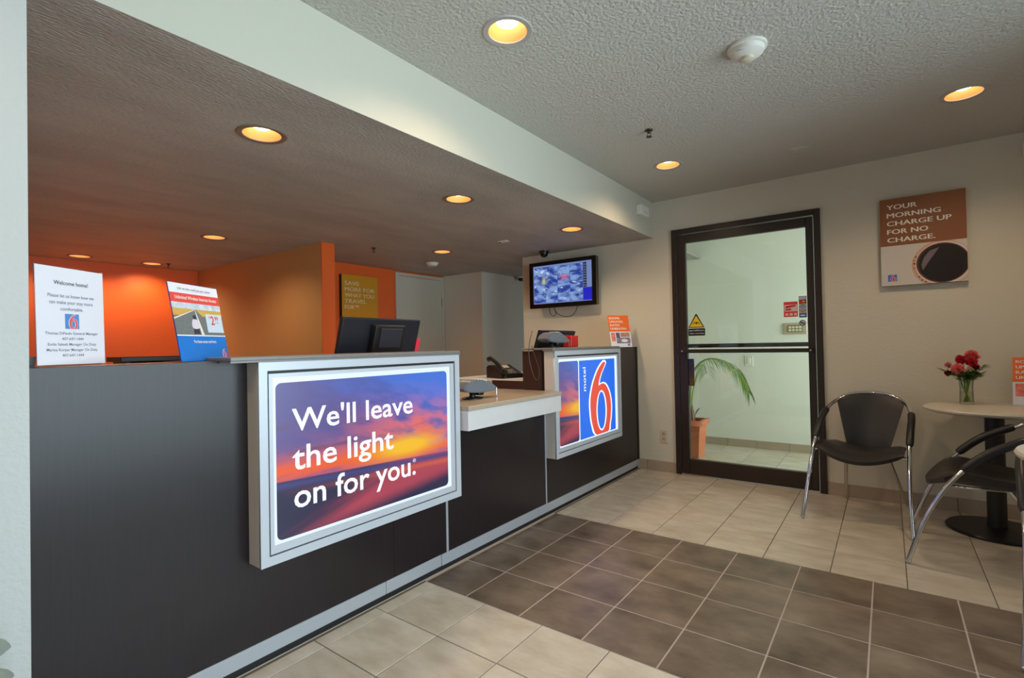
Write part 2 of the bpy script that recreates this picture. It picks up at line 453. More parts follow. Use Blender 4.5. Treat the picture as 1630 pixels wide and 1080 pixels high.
floor = sroot('floor')
o = obj('grout_bed', G().box(-1.89, XR, YFRONT, YB + 0.0, -0.05, -0.003), M_GROUT, floor)
o = obj('office_floor_base', G().box(-6.8, -1.89, 0.2, 6.7, -0.05, -0.001), mat('office_bounce_floor', (206, 194, 176), 0.6, vary=0.1, vscale=6), floor)  # unseen office floor, made pale to bounce light onto the low ceiling
o = obj('hall_grout_bed', G().box(-2.3, 1.30, YB, 6.0, -0.05, -0.003), M_GROUT, floor)
o = obj('dark_band_grout_bed', G().box(-1.89, XR, 1.757, 2.973, -0.01, -0.0018), M_GROUT_D, floor)
_tm = {}
def tile(x0, x1, y0, y1, material, name, gap=0.0032):
    key = (round(x1 - x0, 3), round(y1 - y0, 3), name)
    if key not in _tm:
        g = G().box(-(x1 - x0) / 2 + gap / 2, (x1 - x0) / 2 - gap / 2, -(y1 - y0) / 2 + gap / 2, (y1 - y0) / 2 - gap / 2, -0.009, 0.0, 0.0012)
        me = bpy.data.meshes.new(name); g.bm.to_mesh(me); g.bm.free(); me.materials.append(material); _tm[key] = me
    t = bpy.data.objects.new(name, _tm[key]); COL.objects.link(t); t.parent = floor
    t.location = ((x0 + x1) / 2, (y0 + y1) / 2, random.uniform(-0.0004, 0.0))
def spans(a, b, start, step):
    e = [a]; x = start
    while x <= a + 0.01: x += step
    while x < b - 0.01: e.append(x); x += step
    e.append(b)
    return list(zip(e, e[1:]))
XT = -1.872
for x0, x1 in spans(XT, XR, -1.607, 0.305):
    for k in range(4): tile(x0, x1, 2.9747 - 0.305 * (k + 1), 2.9747 - 0.305 * k, M_TILE_D, 'brown_floor_tile', 0.0065)
for x0, x1 in spans(XT, XR, -1.7965, 0.3075):
    ys = [2.9747, 3.284, 3.596, 3.906, 4.215, YB]
    for a, b in zip(ys, ys[1:]): tile(x0, x1, a, b, M_TILE_L, 'cream_floor_tile', 0.0042)
    ys = [1.7547, 1.447, 1.142, 0.838, 0.533, 0.228]
    for a, b in zip(ys, ys[1:]): tile(x0, x1, b, a, M_TILE_L, 'cream_floor_tile', 0.0042)
for x0, x1 in spans(-2.2, 0.6, -2.2 + 0.12, 0.3075):
    ys = [YB, 4.62, 4.93, 5.24, 5.55, 5.86, 5.96]
    for a, b in zip(ys, ys[1:]): tile(x0, x1, a, b, M_TILE_L, 'cream_floor_tile', 0.0042)

o = slab('ceiling', [rect(XS, XR, YFRONT, YB)] + [circ(x, y, HR) for x, y, _ in HIGH_LIGHTS], ZC, ZC + 0.02, M_CEIL); o['kind'] = 'structure'
o = slab('ceiling_office', [rect(-6.75, XS - 0.003, 0.2, 6.6)] + [circ(x, y, HR) for x, y, _ in LOW_LIGHTS], ZS, ZS + 0.02, M_CLOW); o['kind'] = 'structure'
struct('ceiling_hall', G().box(-2.3, 1.30, YB + 0.1, 6.0, ZC, ZC + 0.05), M_WALL)
struct('wall_soffit', G().prism([(XS, ZS), (XS, ZC + 0.1), (XS - 0.12, ZC + 0.1), (XS - 0.12, ZS + 0.0205), (XS - 0.003, ZS + 0.0205), (XS - 0.003, ZS)], 'y', 0.2825, YB), M_SOFF)
struct('wall_left', G().box(XS - 0.14, XS, YFRONT, 0.2825, 0, ZC + 0.1), M_PILL)
# back wall, notched around the glass door
struct('wall_back', G().prism([(-3.178, 0), (DL, 0), (DL, DZ), (DR, DZ), (DR, 0), (XR, 0), (XR, ZC + 0.05), (-3.178, ZC + 0.05)], 'y', YB, YB + 0.10), M_WALL)
# street side: glazing between y=-0.4 and y=2.9
struct('wall_right', G().prism([(2.90, 0), (YB, 0), (YB, ZC + 0.05), (YFRONT, ZC + 0.05), (YFRONT, 0), (-0.40, 0), (-0.40, 2.22), (2.90, 2.22)], 'x', XR, XR + 0.1), M_WALL)
struct('trim_1', G().box(XR, XR + 0.1, -0.40, 2.90, 0, 0.28), M_WALL)
struct('wall_office_back', G().box(-6.72, -6.62, 0.2, 2.60, 0, ZS), M_ORANGE)
struct('wall_office_side', G().box(-6.62, -4.042, 2.585, 2.70, 0, ZS), M_TAN)
struct('wall_office_end', G().box(-4.042, -4.03, 2.585, 2.715, 0, ZS), M_ORANGE)
struct('wall_recess_side', G().box(-4.85, -4.042, 2.70, 2.715, 0, ZS), M_ORANGE)
struct('wall_recess', G().box(-4.95, -4.85, 2.70, 4.95, 0, ZS), M_ORANGE)
struct('wall_corridor_front', G().prism([(-4.95, 4.946), (-4.16, 4.946), (-4.16, 6.6), (-4.28, 6.6), (-4.28, 5.06), (-4.95, 5.06)], 'z', 0, ZS), M_WALL)
struct('wall_corridor_end', G().box(-4.16, -2.3, 6.5, 6.6, 0, ZS), M_WALL)
struct('wall_office_left', G().box(-6.72, XS - 0.14, 0.1, 0.2, 0, ZS + 0.1), M_WALL)
struct('wall_hall_back', G().box(-2.3, 1.30, 5.96, 6.06, 0, ZC + 0.05), mat('hall_wall_paint', (226, 226, 218), 0.7, bump=0.35, bscale=60))
struct('wall_hall_left', G().box(-2.3, -2.2, YB + 0.1, 5.96, 0, ZC), M_WALL)
struct('wall_front', G().box(XS - 0.14, XR + 0.1, YFRONT - 0.1, YFRONT, 0, ZC + 0.05), M_WALL)
w1 = sroot('window_1', (XR + 0.05, 1.25, 0.28))
for y0, y1 in ((-0.38, 0.68), (0.72, 1.76), (1.80, 2.86)): obj('window_pane', G().box(XR + 0.046, XR + 0.054, y0, y1, 0.29, 2.21), M_GLASS, w1, world=True)
for y in (-0.39, 0.70, 1.78, 2.88): obj('window_mullion', G().box(XR + 0.01, XR + 0.09, y - 0.02, y + 0.02, 0.28, 2.22), M_BRONZE, w1, world=True)
w2 = sroot('window_2', (1.25, 5.27, 0))
obj('window_pane', G().box(1.245, 1.255, 4.62, 5.92, 0.06, 2.40), M_GLASS, w2, world=True)
for y in (4.60, 5.94): obj('window_mullion', G().box(1.22, 1.28, y - 0.02, y + 0.02, 0, ZC), M_BRONZE, w2, world=True)

# base tiles
def base_run(name, xs, yface, h):
    b = sroot(name, (0, yface, 0))
    for x0, x1 in xs: obj('base_tile', G().box(x0 + 0.002, x1 - 0.002, yface - 0.009, yface, 0.0, h, 0.0015), M_BASE, b, world=True)
base_run('baseboard_back', [(-1.872, -1.803), (-1.803, DL)] + [(DR, -0.254), (-0.254, 0.048), (0.048, 0.352), (0.352, 0.657), (0.657, 0.962), (0.962, 1.30)], YB, 0.092)
base_run('baseboard_hall', [(-2.2 + 0.305 * k + 0.13, -1.895 + 0.305 * k + 0.13) for k in range(9)], 5.96, 0.085)

# ---------------------------------------------------------------- glass door
d1 = sroot('door_1', (DL, YB, 0))
def dpart(name, g, m, smooth=False, label=None):
    o = obj(name, g, m, d1, smooth, world=True)
    if label: lab(o, label)
    return o
fw = 0.045
dpart('frame_jamb', G().box(DL, DL + fw, YB - 0.022, YB + 0.10, 0, DZ, 0.003), M_BRONZE)
dpart('frame_jamb', G().box(DR - fw, DR, YB - 0.022, YB + 0.10, 0, DZ, 0.003), M_BRONZE)
dpart('frame_head', G().box(DL + fw, DR - fw, YB - 0.022, YB + 0.10, DZ - fw, DZ, 0.003), M_BRONZE)
LX0, LX1, LZ1 = DL + fw + 0.006, DR - fw - 0.006, DZ - fw - 0.008
GX0, GX1, GZ0, GZ1 = -1.413, -0.490, 0.142, 2.042
dpart('door_stile', G().box(LX0, GX0, YB - 0.012, YB + 0.033, 0.01, LZ1, 0.003), M_BRONZE)
dpart('door_stile', G().box(GX1, LX1, YB - 0.012, YB + 0.033, 0.01, LZ1, 0.003), M_BRONZE)
dpart('door_rail', G().box(GX0, GX1, YB - 0.012, YB + 0.033, GZ1, LZ1, 0.003), M_BRONZE, label='dark bronze top rail')
dpart('door_rail', G().box(GX0, GX1, YB - 0.012, YB + 0.033, 0.01, GZ0, 0.003), M_BRONZE, label='dark bronze bottom rail')
dpart('glass_pane', G().box(GX0, GX1, YB + 0.006, YB + 0.012, GZ0, GZ1), M_GLASS)
pb = dpart('push_bar', G().box(GX0 - 0.04, GX1 + 0.03, YB - 0.060, YB - 0.046, 1.072, 1.104, 0.004), M_BRONZE, label='slim bronze push bar across the glass')
for x in (GX0 - 0.03, GX1 + 0.02): obj('bar_bracket', G().box(x - 0.012, x + 0.012, YB - 0.062, YB - 0.012, 1.070, 1.106, 0.003), M_BRONZE, pb, world=True)
for x in (GX0 - 0.03, GX1 + 0.02): obj('bolt', G().lathe([(0, 0), (0.005, 0.001), (0.005, 0.004), (0, 0.004)], seg=10), M_CHROME, pb).matrix_local = Matrix.Translation(Vector((x, YB - 0.0625, 1.089)) - root_loc(pb)) @ Matrix.Rotation(radians(90), 4, 'X')
dpart('bar_reflection', G().box(GX0 - 0.02, GX1 + 0.02, YB + 0.055, YB + 0.068, 1.116, 1.150, 0.004), M_BRONZE, label='added bar behind the glass in place of the push bar reflection')  # added bar that mimics the push bar mirrored in the glass
dpart('handle_plate', G().box(GX0 - 0.012, GX0 + 0.044, YB + 0.020, YB + 0.034, 0.78, 1.02, 0.012, 3), M_BRONZE, label='rounded dark plate beside the push bar')
lk = dpart('lock_cylinder', G().lathe([(0, 0.012), (0.013, 0.012), (0.016, 0.008), (0.016, 0)], seg=20), mat('brushed_steel', (196, 190, 180), 0.3, metal=0.9), True)
lk.matrix_local = Matrix.Translation(Vector((-0.455, YB - 0.012, 1.360)) - d1.location) @ Matrix.Rotation(radians(90), 4, 'X')
# stickers on the glass
def sticker_base(x, z): return x - DL, z
YS = 0.0045
t_y = mat('sticker_yellow', (226, 190, 20), 0.5)
def dplate(name, loops, m, y, th=0.0006): return plate(name, [[(x - DL, z) for x, z in lp] for lp in loops], m, d1, y, th)
tri = dplate('warning_sticker', [smoothloop([(-1.404, 1.292), (-1.266, 1.292), (-1.330, 1.412), (-1.340, 1.412)], 1)], M_BLACK, YS); lab(tri, 'black edged yellow warning triangle with an eye')
dplate('warning_sticker_face', [[(-1.392, 1.299), (-1.278, 1.299), (-1.335, 1.398)]], t_y, YS - 0.0008)
dplate('warning_eye', [smoothloop([(-1.367, 1.330), (-1.335, 1.343), (-1.303, 1.330), (-1.308, 1.327), (-1.335, 1.336), (-1.362, 1.327)], 2)], M_BLACK, YS - 0.0015)
dplate('warning_eye', [circ(-1.333, 1.328, 0.007, 12)], M_BLACK, YS - 0.0016)
dplate('warning_sticker', [rrect(-1.404, -1.262, 1.222, 1.286, 0.006)], M_BLACK, YS)
text('sticker_lettering', 'surveillance', -1.396 - DL, 1.262, 0.125, 0.014, M_WINK, d1, YS - 0.0010)
text('sticker_lettering', 'video recording', -1.396 - DL, 1.238, 0.125, 0.011, M_WINK, d1, YS - 0.0010)
cards = dplate('card_sticker', [rect(-0.548, -0.496, 1.342, 1.508)], mat('sticker_navy', (32, 40, 92), 0.4), YS); lab(cards, 'navy strip of payment card logos')
for k, (c, m2) in enumerate([((214, 218, 228), (40, 60, 140)), ((190, 60, 40), (236, 160, 40)), ((200, 206, 200), (90, 110, 100)), ((210, 212, 216), (120, 120, 126)), ((200, 206, 206), (190, 80, 60)), ((50, 120, 200), (220, 226, 236))]):
    z = 1.482 - k * 0.0268
    dplate('card_mark', [rect(-0.544, -0.500, z, z + 0.021)], mat('card_mark_%d' % k, c, 0.5), YS - 0.0008)
    if k == 0: text('card_lettering', 'VISA', -0.541 - DL, z + 0.005, 0.038, 0.011, mat('card_ink_%d' % k, m2, 0.5), d1, YS - 0.0016, bold=0.01)
    elif k == 1:
        for s_, cc in ((-0.006, (206, 40, 30)), (0.006, (240, 160, 40))): dplate('card_circle', [circ(-0.522 + s_, z + 0.0105, 0.008, 14)], mat('card_circle_%d' % (s_ > 0), cc, 0.5), YS - 0.0014 - (0.0005 if s_ > 0 else 0))
    else: dplate('card_emblem', [rect(-0.538, -0.506, z + 0.006, z + 0.015)], mat('card_ink_%d' % k, m2, 0.5), YS - 0.0014)
red = dplate('red_notice', [rect(-0.654, -0.556, 1.350, 1.470)], mat('sticker_red', (228, 62, 58), 0.5), YS + 0.0003); lab(red, 'red and white notice sticker')
dplate('notice_field', [[(-0.648, 1.393), (-0.560, 1.393), (-0.560, 1.446), (-0.648, 1.446)]], mat('sticker_pale', (222, 206, 200), 0.5), YS - 0.0006)
dplate('notice_card', [[(-0.640, 1.418), (-0.570, 1.432), (-0.570, 1.444), (-0.640, 1.436)]], mat('sticker_red2', (206, 30, 36), 0.5), YS - 0.0012)
dplate('notice_card', [[(-0.640, 1.400), (-0.602, 1.402), (-0.602, 1.416), (-0.640, 1.414)]], MATS['sticker_red2'], YS - 0.0012)
for k in range(3): dplate('notice_box', [rect(-0.643 + k * 0.030, -0.622 + k * 0.030, 1.360, 1.380)], MATS['sticker_pale'], YS - 0.0006)
ns = dplate('no_smoking_sticker', [circ(-0.526, 1.300, 0.023, 28)], mat('sticker_navy2', (40, 48, 86), 0.4), YS); lab(ns, 'round dark blue no smoking sticker')
dplate('no_smoking_face', [circ(-0.526, 1.300, 0.018, 28)], mat('sticker_grey', (188, 194, 200), 0.5), YS - 0.0007)
dplate('no_smoking_bar', [[(-0.541, 1.311), (-0.537, 1.315), (-0.511, 1.289), (-0.515, 1.285)]], MATS['sticker_navy2'], YS - 0.0013)
dplate('no_smoking_bar', [rect(-0.540, -0.512, 1.297, 1.302)], MATS['sticker_navy2'], YS - 0.0012)

# ---------------------------------------------------------------- white office door in the recess
d2 = sroot('door_2', (-4.85, 4.55, 0))
def d2p(n, g, m, smooth=False): return obj(n, g, m, d2, smooth, world=True)
d2p('door_leaf', G().box(-4.85, -4.832, 4.16, 4.90, 0.01, 2.06), M_DOORW)
d2p('door_casing', G().box(-4.85, -4.825, 4.105, 4.158, 0, 2.105, 0.003), M_DOORW)
d2p('door_casing', G().box(-4.85, -4.825, 4.902, 4.940, 0, 2.105, 0.003), M_DOORW)
d2p('door_casing', G().box(-4.85, -4.825, 4.158, 4.902, 2.064, 2.105, 0.003), M_DOORW)
k = d2p('deadbolt', G().lathe([(0.026, 0), (0.026, 0.008), (0.014, 0.016), (0, 0.016)], seg=18), mat('brass', (150, 118, 60), 0.3, metal=0.9), True)
k.matrix_local = Matrix.Translation(Vector((-4.832, 4.52, 1.527)) - d2.location) @ Matrix.Rotation(radians(90), 4, 'Y')
d2p('lever_handle', G().box(-4.832, -4.79, 4.36, 4.50, 1.108, 1.120, 0.004), M_CHROME)
d2p('hinge', G().box(-4.832, -4.826, 4.892, 4.906, 1.72, 1.82, 0.002), MATS['brass'])

# ------------------------------------------------------------------ reception counter, unit by unit
def wpart(t, name, g, m, smooth=False, label=None):
    o = obj(name, g, m, t, smooth, world=True)
    if label: lab(o, label)
    return o
cl = thing('reception_counter', 'long dark espresso front counter unit behind the sunset light box', 'counter', (-2.1, 1.1, 0))
wpart(cl, 'front_panel', G().box(-1.905, XC, 0.286, 1.5655, 0.088, 1.132, 0.001), M_LAM)
wpart(cl, 'front_panel', G().box(-1.905, XC, 1.567, 1.914, 0.088, 1.126, 0.001), M_LAM)
wpart(cl, 'edge_strip', G().box(-1.905, XC + 0.002, 1.914, 1.929, 0.088, 1.12), M_STRIP, label='pale upright metal strip')
wpart(cl, 'kick_strip', G().box(-1.89, XC + 0.004, 0.286, 1.512, 0.030, 0.088, 0.002), M_STRIP)
wpart(cl, 'kick_strip', G().box(-1.89, XC + 0.004, 1.514, 1.873, 0.030, 0.088, 0.002), M_STRIP)
wpart(cl, 'toe_base', G().box(-2.1, -1.893, 0.286, 1.929, 0, 0.030), M_TOE)
wpart(cl, 'carcass', G().box(-2.10, -1.905, 0.29, 1.929, 0.030, 1.112), M_BROWN)
wpart(cl, 'worktop', G().box(-2.12, -1.905, 0.286, 1.94, 1.112, 1.132, 0.002), M_SHELF)
tc1 = thing('counter_ledge', 'long grey ledge over the wide sunset light box', 'ledge', (-2.0, 1.4, 1.1325), 0, 'grey counter ledges')
wpart(tc1, 'ledge_board', G().box(-2.10, -1.7955, 0.80, 1.950, 1.1325, 1.146, 0.002), M_SLAB)
wpart(tc1, 'ledge_edge', G().box(-1.880, -1.7955, 0.80, 1.950, 1.1255, 1.1324), M_SLAB)
wpart(cl, 'desk_top', G().box(-2.80, -2.101, 0.30, 1.929, 0.895, 0.917, 0.002), M_WHLAM, label='lower clerk desk top')
for y in (0.34, 1.90): wpart(cl, 'desk_leg', G().box(-2.78, -2.74, y - 0.02, y + 0.02, 0, 0.895), M_BROWN)
cm = thing('reception_counter', 'low dark counter unit under the transaction shelf', 'counter', (-2.1, 2.4, 0))
wpart(cm, 'front_panel', G().box(-1.905, XC, 1.930, 2.874, 0.088, 0.829, 0.001), M_LAM)
wpart(cl, 'kick_strip', G().box(-1.89, XC + 0.004, 1.875, 1.9299, 0.030, 0.088), M_STRIP)
wpart(cm, 'kick_strip', G().box(-1.89, XC + 0.004, 1.930, 2.7805, 0.030, 0.088), M_STRIP)
wpart(cm, 'kick_strip', G().box(-1.89, XC + 0.004, 2.7825, 2.8755, 0.030, 0.088), M_STRIP)
wpart(cm, 'toe_base', G().box(-2.3, -1.893, 1.930, 2.874, 0, 0.030), M_TOE)
wpart(cm, 'carcass', G().box(-2.30, -1.905, 1.931, 2.873, 0.030, 0.829), M_BROWN)
ts = thing('transaction_shelf', 'low tan topped shelf with pale fascia between the two light boxes', 'shelf', (-2.1, 2.4, 0.73))
wpart(ts, 'shelf_top', G().box(-2.45, -1.744, 1.953, 2.879, 0.831, 0.856, 0.003), M_SHELF)
wpart(ts, 'fascia', G().box(-1.884, -1.750, 1.953, 2.879, 0.727, 0.831, 0.002), M_WHLAM, label='pale grey fascia board')
cr = thing('reception_counter', 'dark espresso counter unit at the far end against the cream wall', 'counter', (-2.1, 3.6, 0))
wpart(cr, 'front_panel', G().box(-1.905, XC, 2.890, 4.452, 0.088, 1.126, 0.001), M_LAM)
wpart(cr, 'edge_strip', G().box(-1.905, XC + 0.002, 2.876, 2.890, 0.088, 0.727), M_STRIP, label='pale upright metal strip')
wpart(cr, 'end_strip', G().box(-1.905, XC + 0.006, 4.453, 4.476, 0.088, 1.132), mat('dark_end_gap', (44, 34, 26), 0.5), label='black strip against the wall')  # dark strip filling the black gap beside the wall
wpart(cr, 'kick_strip', G().box(-1.89, XC + 0.004, 2.876, 4.46, 0.030, 0.088), M_STRIP)
wpart(cr, 'toe_base', G().box(-2.3, -1.893, 2.876, 4.46, 0, 0.030), M_TOE)
wpart(cr, 'side_panel', G().prism([(-1.905, 0.857), (-1.905, 1.1255), (-2.06, 1.1255), (-2.06, 0.915), (-2.34, 0.915), (-2.34, 0.857)], 'y', 2.880, 2.900), M_BROWN, label='stepped dark brown end panel')
wpart(cr, 'carcass', G().box(-2.06, -1.905, 2.901, 4.47, 0.030, 1.112), M_BROWN)
wpart(cr, 'worktop', G().box(-2.08, -1.905, 3.91, 4.47, 1.112, 1.132, 0.002), M_LAM)
tc2 = thing('counter_ledge', 'grey ledge over the far light box with the big 6', 'ledge', (-2.0, 3.4, 1.1325), 0, 'grey counter ledges')
wpart(tc2, 'ledge_board', G().box(-2.085, -1.7955, 2.862, 3.909, 1.1325, 1.146, 0.002), M_SLAB)
wpart(tc2, 'ledge_edge', G().box(-1.880, -1.7955, 2.862, 3.909, 1.1255, 1.1324), M_SLAB)
wpart(cr, 'desk_top', G().box(-2.80, -2.0605, 2.902, 4.46, 0.895, 0.917, 0.002), M_WHLAM, label='lower clerk desk top')
for y in (2.94, 4.43): wpart(cr, 'desk_leg', G().box(-2.78, -2.74, y - 0.02, y + 0.02, 0, 0.895), M_BROWN)

# ------------------------------------------------------------------ backlit boxes
M_LIT = emis('lit_white_acrylic', (222, 238, 255), 0.78)
M_LITB = emis('lit_logo_blue', (0, 104, 236), 0.70)
M_LITR = emis('lit_logo_red', (226, 70, 50), 0.70)
M_FRAME = mat('light_box_frame', (190, 196, 206), 0.35, metal=0.15)
M_HOUS = mat('light_box_side', (204, 192, 184), 0.5)
def light_box(label, y0, z0, w, h):
    t = thing('light_box_sign', label, 'sign', (XF, y0, z0), radians(90), 'backlit sign boxes on the counter front')
    obj('housing', G().box(0, w, 0.006, 0.0815, 0, h, 0.002), M_HOUS, t)
    plate('outer_frame', [rect(0, w, 0, h), rect(0.031, w - 0.034, 0.033, h - 0.032)], M_FRAME, t, -0.006, 0.012)
    plate('backing', [rect(0.03, w - 0.03, 0.03, h - 0.03)], M_TOE, t, 0.004, 0.002)
    plate('inner_frame', [rect(0.037, w - 0.040, 0.038, h - 0.043), rect(0.052, w - 0.066, 0.066, h - 0.058)], M_FRAME, t, -0.003, 0.008)
    plate('lit_panel', [rect(0.050, w - 0.064, 0.064, h - 0.056)], M_LIT, t, 0.001, 0.003)
    return t
lb1 = light_box('wide backlit sunset sign reading We\'ll leave the light on for you', 0.896, 0.390, 1.046, 0.735)
IX0, IX1, IZ0, IZ1 = 0.0635, 0.9565, 0.078, 0.656
plate('sunset_print', [rrect(IX0, IX1, IZ0, IZ1, 0.022)], sunset('sunset_print', IX0, IX1 - IX0, IZ0, IZ1 - IZ0, 0.65), lb1, 0.0, 0.001)
M_LETTER = emis('lit_white_letters', (240, 248, 255), 0.85)
M_LSHADE = mat('letter_shadow_ink', (40, 36, 70), 0.6)
for s_, x0, x1, zb, hh in (("We'll leave", 1.021, 1.621, 0.861, 0.088), ('the light', 1.021, 1.503, 0.7145, 0.094), ('on for you.', 1.026, 1.633, 0.570, 0.094)):
    text('letter', s_, x0 - 0.896, zb - 0.390, x1 - x0, hh, M_LETTER, lb1, -0.0009, bold=0.012, split='letter')
text('registered_mark', '\u00ae', 1.616 - 0.896, 0.627 - 0.390, 0.020, 0.016, M_LETTER, lb1, -0.0009)
lb2 = light_box('smaller looking far backlit sign with motel and a big red 6 on blue', 2.885, 0.395, 1.040, 0.730)
Z0 = 0.395; Y0 = 2.885
plate('sunset_print', [rrect(2.929 - Y0 + 0.012, 3.211 - Y0, 0.470 - Z0, 1.049 - Z0, 0.02)], sunset('sunset_print_narrow', 2.941 - Y0 - 0.25, 0.75, 0.470 - Z0, 0.579, 0.58), lb2, 0.0, 0.001)
six_logo(lb2, 3.226 - Y0, 0.470 - Z0, 3.815 - 3.226, 1.047 - 0.470, -0.0003, M_LITB, M_LETTER, M_LITR)
text('letter', 'motel', 3.320 - Y0, 0.820 - Z0, 0.176, 0.046, M_LETTER, lb2, -0.0020, rot=radians(90), split='letter')

# ------------------------------------------------------------------ ceiling fixtures
M_BULB = emis('lamp_glow', (255, 246, 230), 4.5)
M_BAFF = mat('lamp_baffle_warm_lit', (238, 150, 72), 0.6)  # white baffle; the bulb's warm light is put into this orange
M_TRIM_H = mat('lamp_trim_grey', (176, 172, 166), 0.5)
M_TRIM_L = mat('lamp_trim_brown', (126, 108, 96), 0.5)
def downlight(x, y, z, trim, label, group):
    t = thing('recessed_downlight', label, 'ceiling light', (x, y, z), 0, group)
    obj('trim_ring', G().lathe([(0.079, 0.001), (0.079, -0.003), (0.100, -0.005), (0.104, -0.001), (0.104, 0.001)], seg=32), trim, t, True)
    obj('baffle', G().lathe([(0.081, 0.0), (0.0795, 0.01), (0.066, 0.095), (0.066, 0.099), (0.0815, 0.010)], seg=32), M_BAFF, t, True)
    obj('lamp', G().lathe([(0, 0.024), (0.030, 0.027), (0.044, 0.036), (0.051, 0.052), (0.048, 0.085), (0, 0.098)], seg=24), M_BULB, t, True)
    d = bpy.data.lights.new('downlight_beam', 'SPOT'); d.energy = DOWNLIGHT_POWER; d.color = DOWNLIGHT_COLOR; d.spot_size = radians(150); d.spot_blend = 0.7; d.shadow_soft_size = 0.05
    l = bpy.data.objects.new('downlight_beam', d); COL.objects.link(l); l.parent = t; l.location = (0, 0, 0.004)
    return t
for x, y, s_ in LOW_LIGHTS: downlight(x, y, ZS, M_TRIM_L, 'recessed lamp ' + s_, 'recessed lamps in the low office ceiling')
for x, y, s_ in HIGH_LIGHTS: downlight(x, y, ZC, M_TRIM_H, 'recessed lamp ' + s_, 'recessed lamps in the lobby ceiling')

def sprinkler(x, y, z, label):
    t = thing('fire_sprinkler', label, 'sprinkler', (x, y, z), 0, 'ceiling sprinklers')
    obj('escutcheon', G().lathe([(0, 0), (0.024, 0), (0.022, -0.006), (0, -0.007)], seg=18), mat('sprinkler_bronze', (70, 56, 44), 0.4, metal=0.6), t, True)
    f = obj('body', G().lathe([(0.009, -0.006), (0.009, -0.018), (0.006, -0.022), (0, -0.022)], seg=12), MATS['sprinkler_bronze'], t, True)
    for s_ in (-1, 1): obj('yoke_arm', G().tube([(s_ * 0.008, 0, -0.016), (s_ * 0.013, 0, -0.026), (s_ * 0.003, 0, -0.040)], 0.0022, 6), MATS['sprinkler_bronze'], t, True)
    obj('deflector', G().lathe([(0, -0.040), (0.017, -0.041), (0.017, -0.043), (0, -0.043)], seg=16), MATS['sprinkler_bronze'], t, True)
sprinkler(-1.1237, 2.9279, ZC, 'small dark sprinkler head in the lobby ceiling')
sprinkler(-6.2194, 2.141, ZS, 'tiny sprinkler head at the orange office wall')
sprinkler(-3.916, 3.0665, ZS, 'small sprinkler head above the yellow wall sign')
sd = thing('smoke_detector', 'round cream smoke detector on the lobby ceiling', 'smoke detector', (-0.4625, 2.3777, ZC))
obj('base', G().lathe([(0, 0), (0.080, 0), (0.080, -0.010), (0.074, -0.013), (0, -0.013)], seg=32), M_WHITE, sd, True)
obj('body', G().lathe([(0.070, -0.013), (0.066, -0.030), (0.044, -0.046), (0, -0.046)], seg=32), M_WHITE, sd, True)
obj('sensor_cap', G().lathe([(0.026, -0.046), (0.026, -0.058), (0.020, -0.062), (0, -0.062)], seg=24), mat('ivory_plastic', (206, 198, 176), 0.5), sd, True)
obj('marking', G().box(-0.03, 0.005, -0.0600, -0.0590, -0.0345, -0.0325), M_INKG, sd)
sd2 = thing('smoke_detector', 'small white detector on the low ceiling near the white door', 'smoke detector', (-4.1419, 4.0569, ZS))
obj('base', G().lathe([(0, 0), (0.075, 0), (0.073, -0.010), (0, -0.010)], seg=24), M_WHITE, sd2, True)
obj('body', G().lathe([(0.066, -0.010), (0.056, -0.030), (0.040, -0.036), (0, -0.036)], seg=24), M_WHITE, sd2, True)
cv = thing('ceiling_cover', 'flat white round cover plate on the ceiling before the glass door', 'cover plate', (-0.453, 3.8873, ZC))
obj('plate', G().lathe([(0, 0), (0.068, 0), (0.066, -0.006), (0.058, -0.009), (0, -0.009)], seg=32), M_CEIL, cv, True)
obj('screw', G().lathe([(0, -0.009), (0.004, -0.009), (0.003, -0.011), (0, -0.011)], seg=8), M_CEIL, cv)
sn = thing('ceiling_sensor', 'flat pale sensor on the low ceiling left of the dome camera', 'sensor', (-2.8004, 3.6472, ZS))
obj('body', G().box(-0.04, 0.05, -0.03, 0.03, -0.008, 0, 0.003), M_WHITE, sn)
obj('lens', G().lathe([(0.009, -0.008), (0.007, -0.014), (0, -0.016)], c=(-0.03, -0.01, 0), seg=12), M_BLACK, sn, True)
def dome(x, y, label, base):
    t = thing('dome_camera', label, 'camera', (x, y, ZS), 0, 'dome cameras')
    obj('base', G().lathe([(0, 0), (0.052, 0), (0.052, -0.014), (0.046, -0.022), (0, -0.022)], seg=24), base, t, True)
    obj('dome', G().lathe([(0.042, -0.020), (0.040, -0.040), (0.028, -0.058), (0, -0.066)], seg=24), mat('dark_dome', (14, 14, 16), 0.12), t, True)
dome(-2.7924, 4.3187, 'black dome camera above the wall screen', M_BLACK)
dome(-4.085, 5.713, 'small dome camera half hidden behind the wall corner', M_WHITE)
ms = thing('motion_sensor', 'small white box on the soffit face near the door wall', 'sensor', (XS, 4.175, 2.311))
obj('body', G().box(0, 0.05, -0.085, 0.085, -0.042, 0.042, 0.010, 2), M_WHITE, ms)
obj('lens', G().box(0.049, 0.053, -0.05, 0.05, -0.030, 0.005, 0.002), mat('lens_white', (206, 204, 198), 0.3), ms)
el = thing('wall_fixture', 'white fixture high on the door wall at the right picture edge', 'wall fixture', (0.745, YB, 2.335))
obj('body', G().box(-0.04, 0.16, -0.055, 0, -0.04, 0.04, 0.01, 2), M_WHITE, el)
obj('lens', G().box(-0.03, 0.02, -0.060, -0.054, -0.025, 0.025, 0.003), mat('pale_lens', (230, 234, 230), 0.2), el)

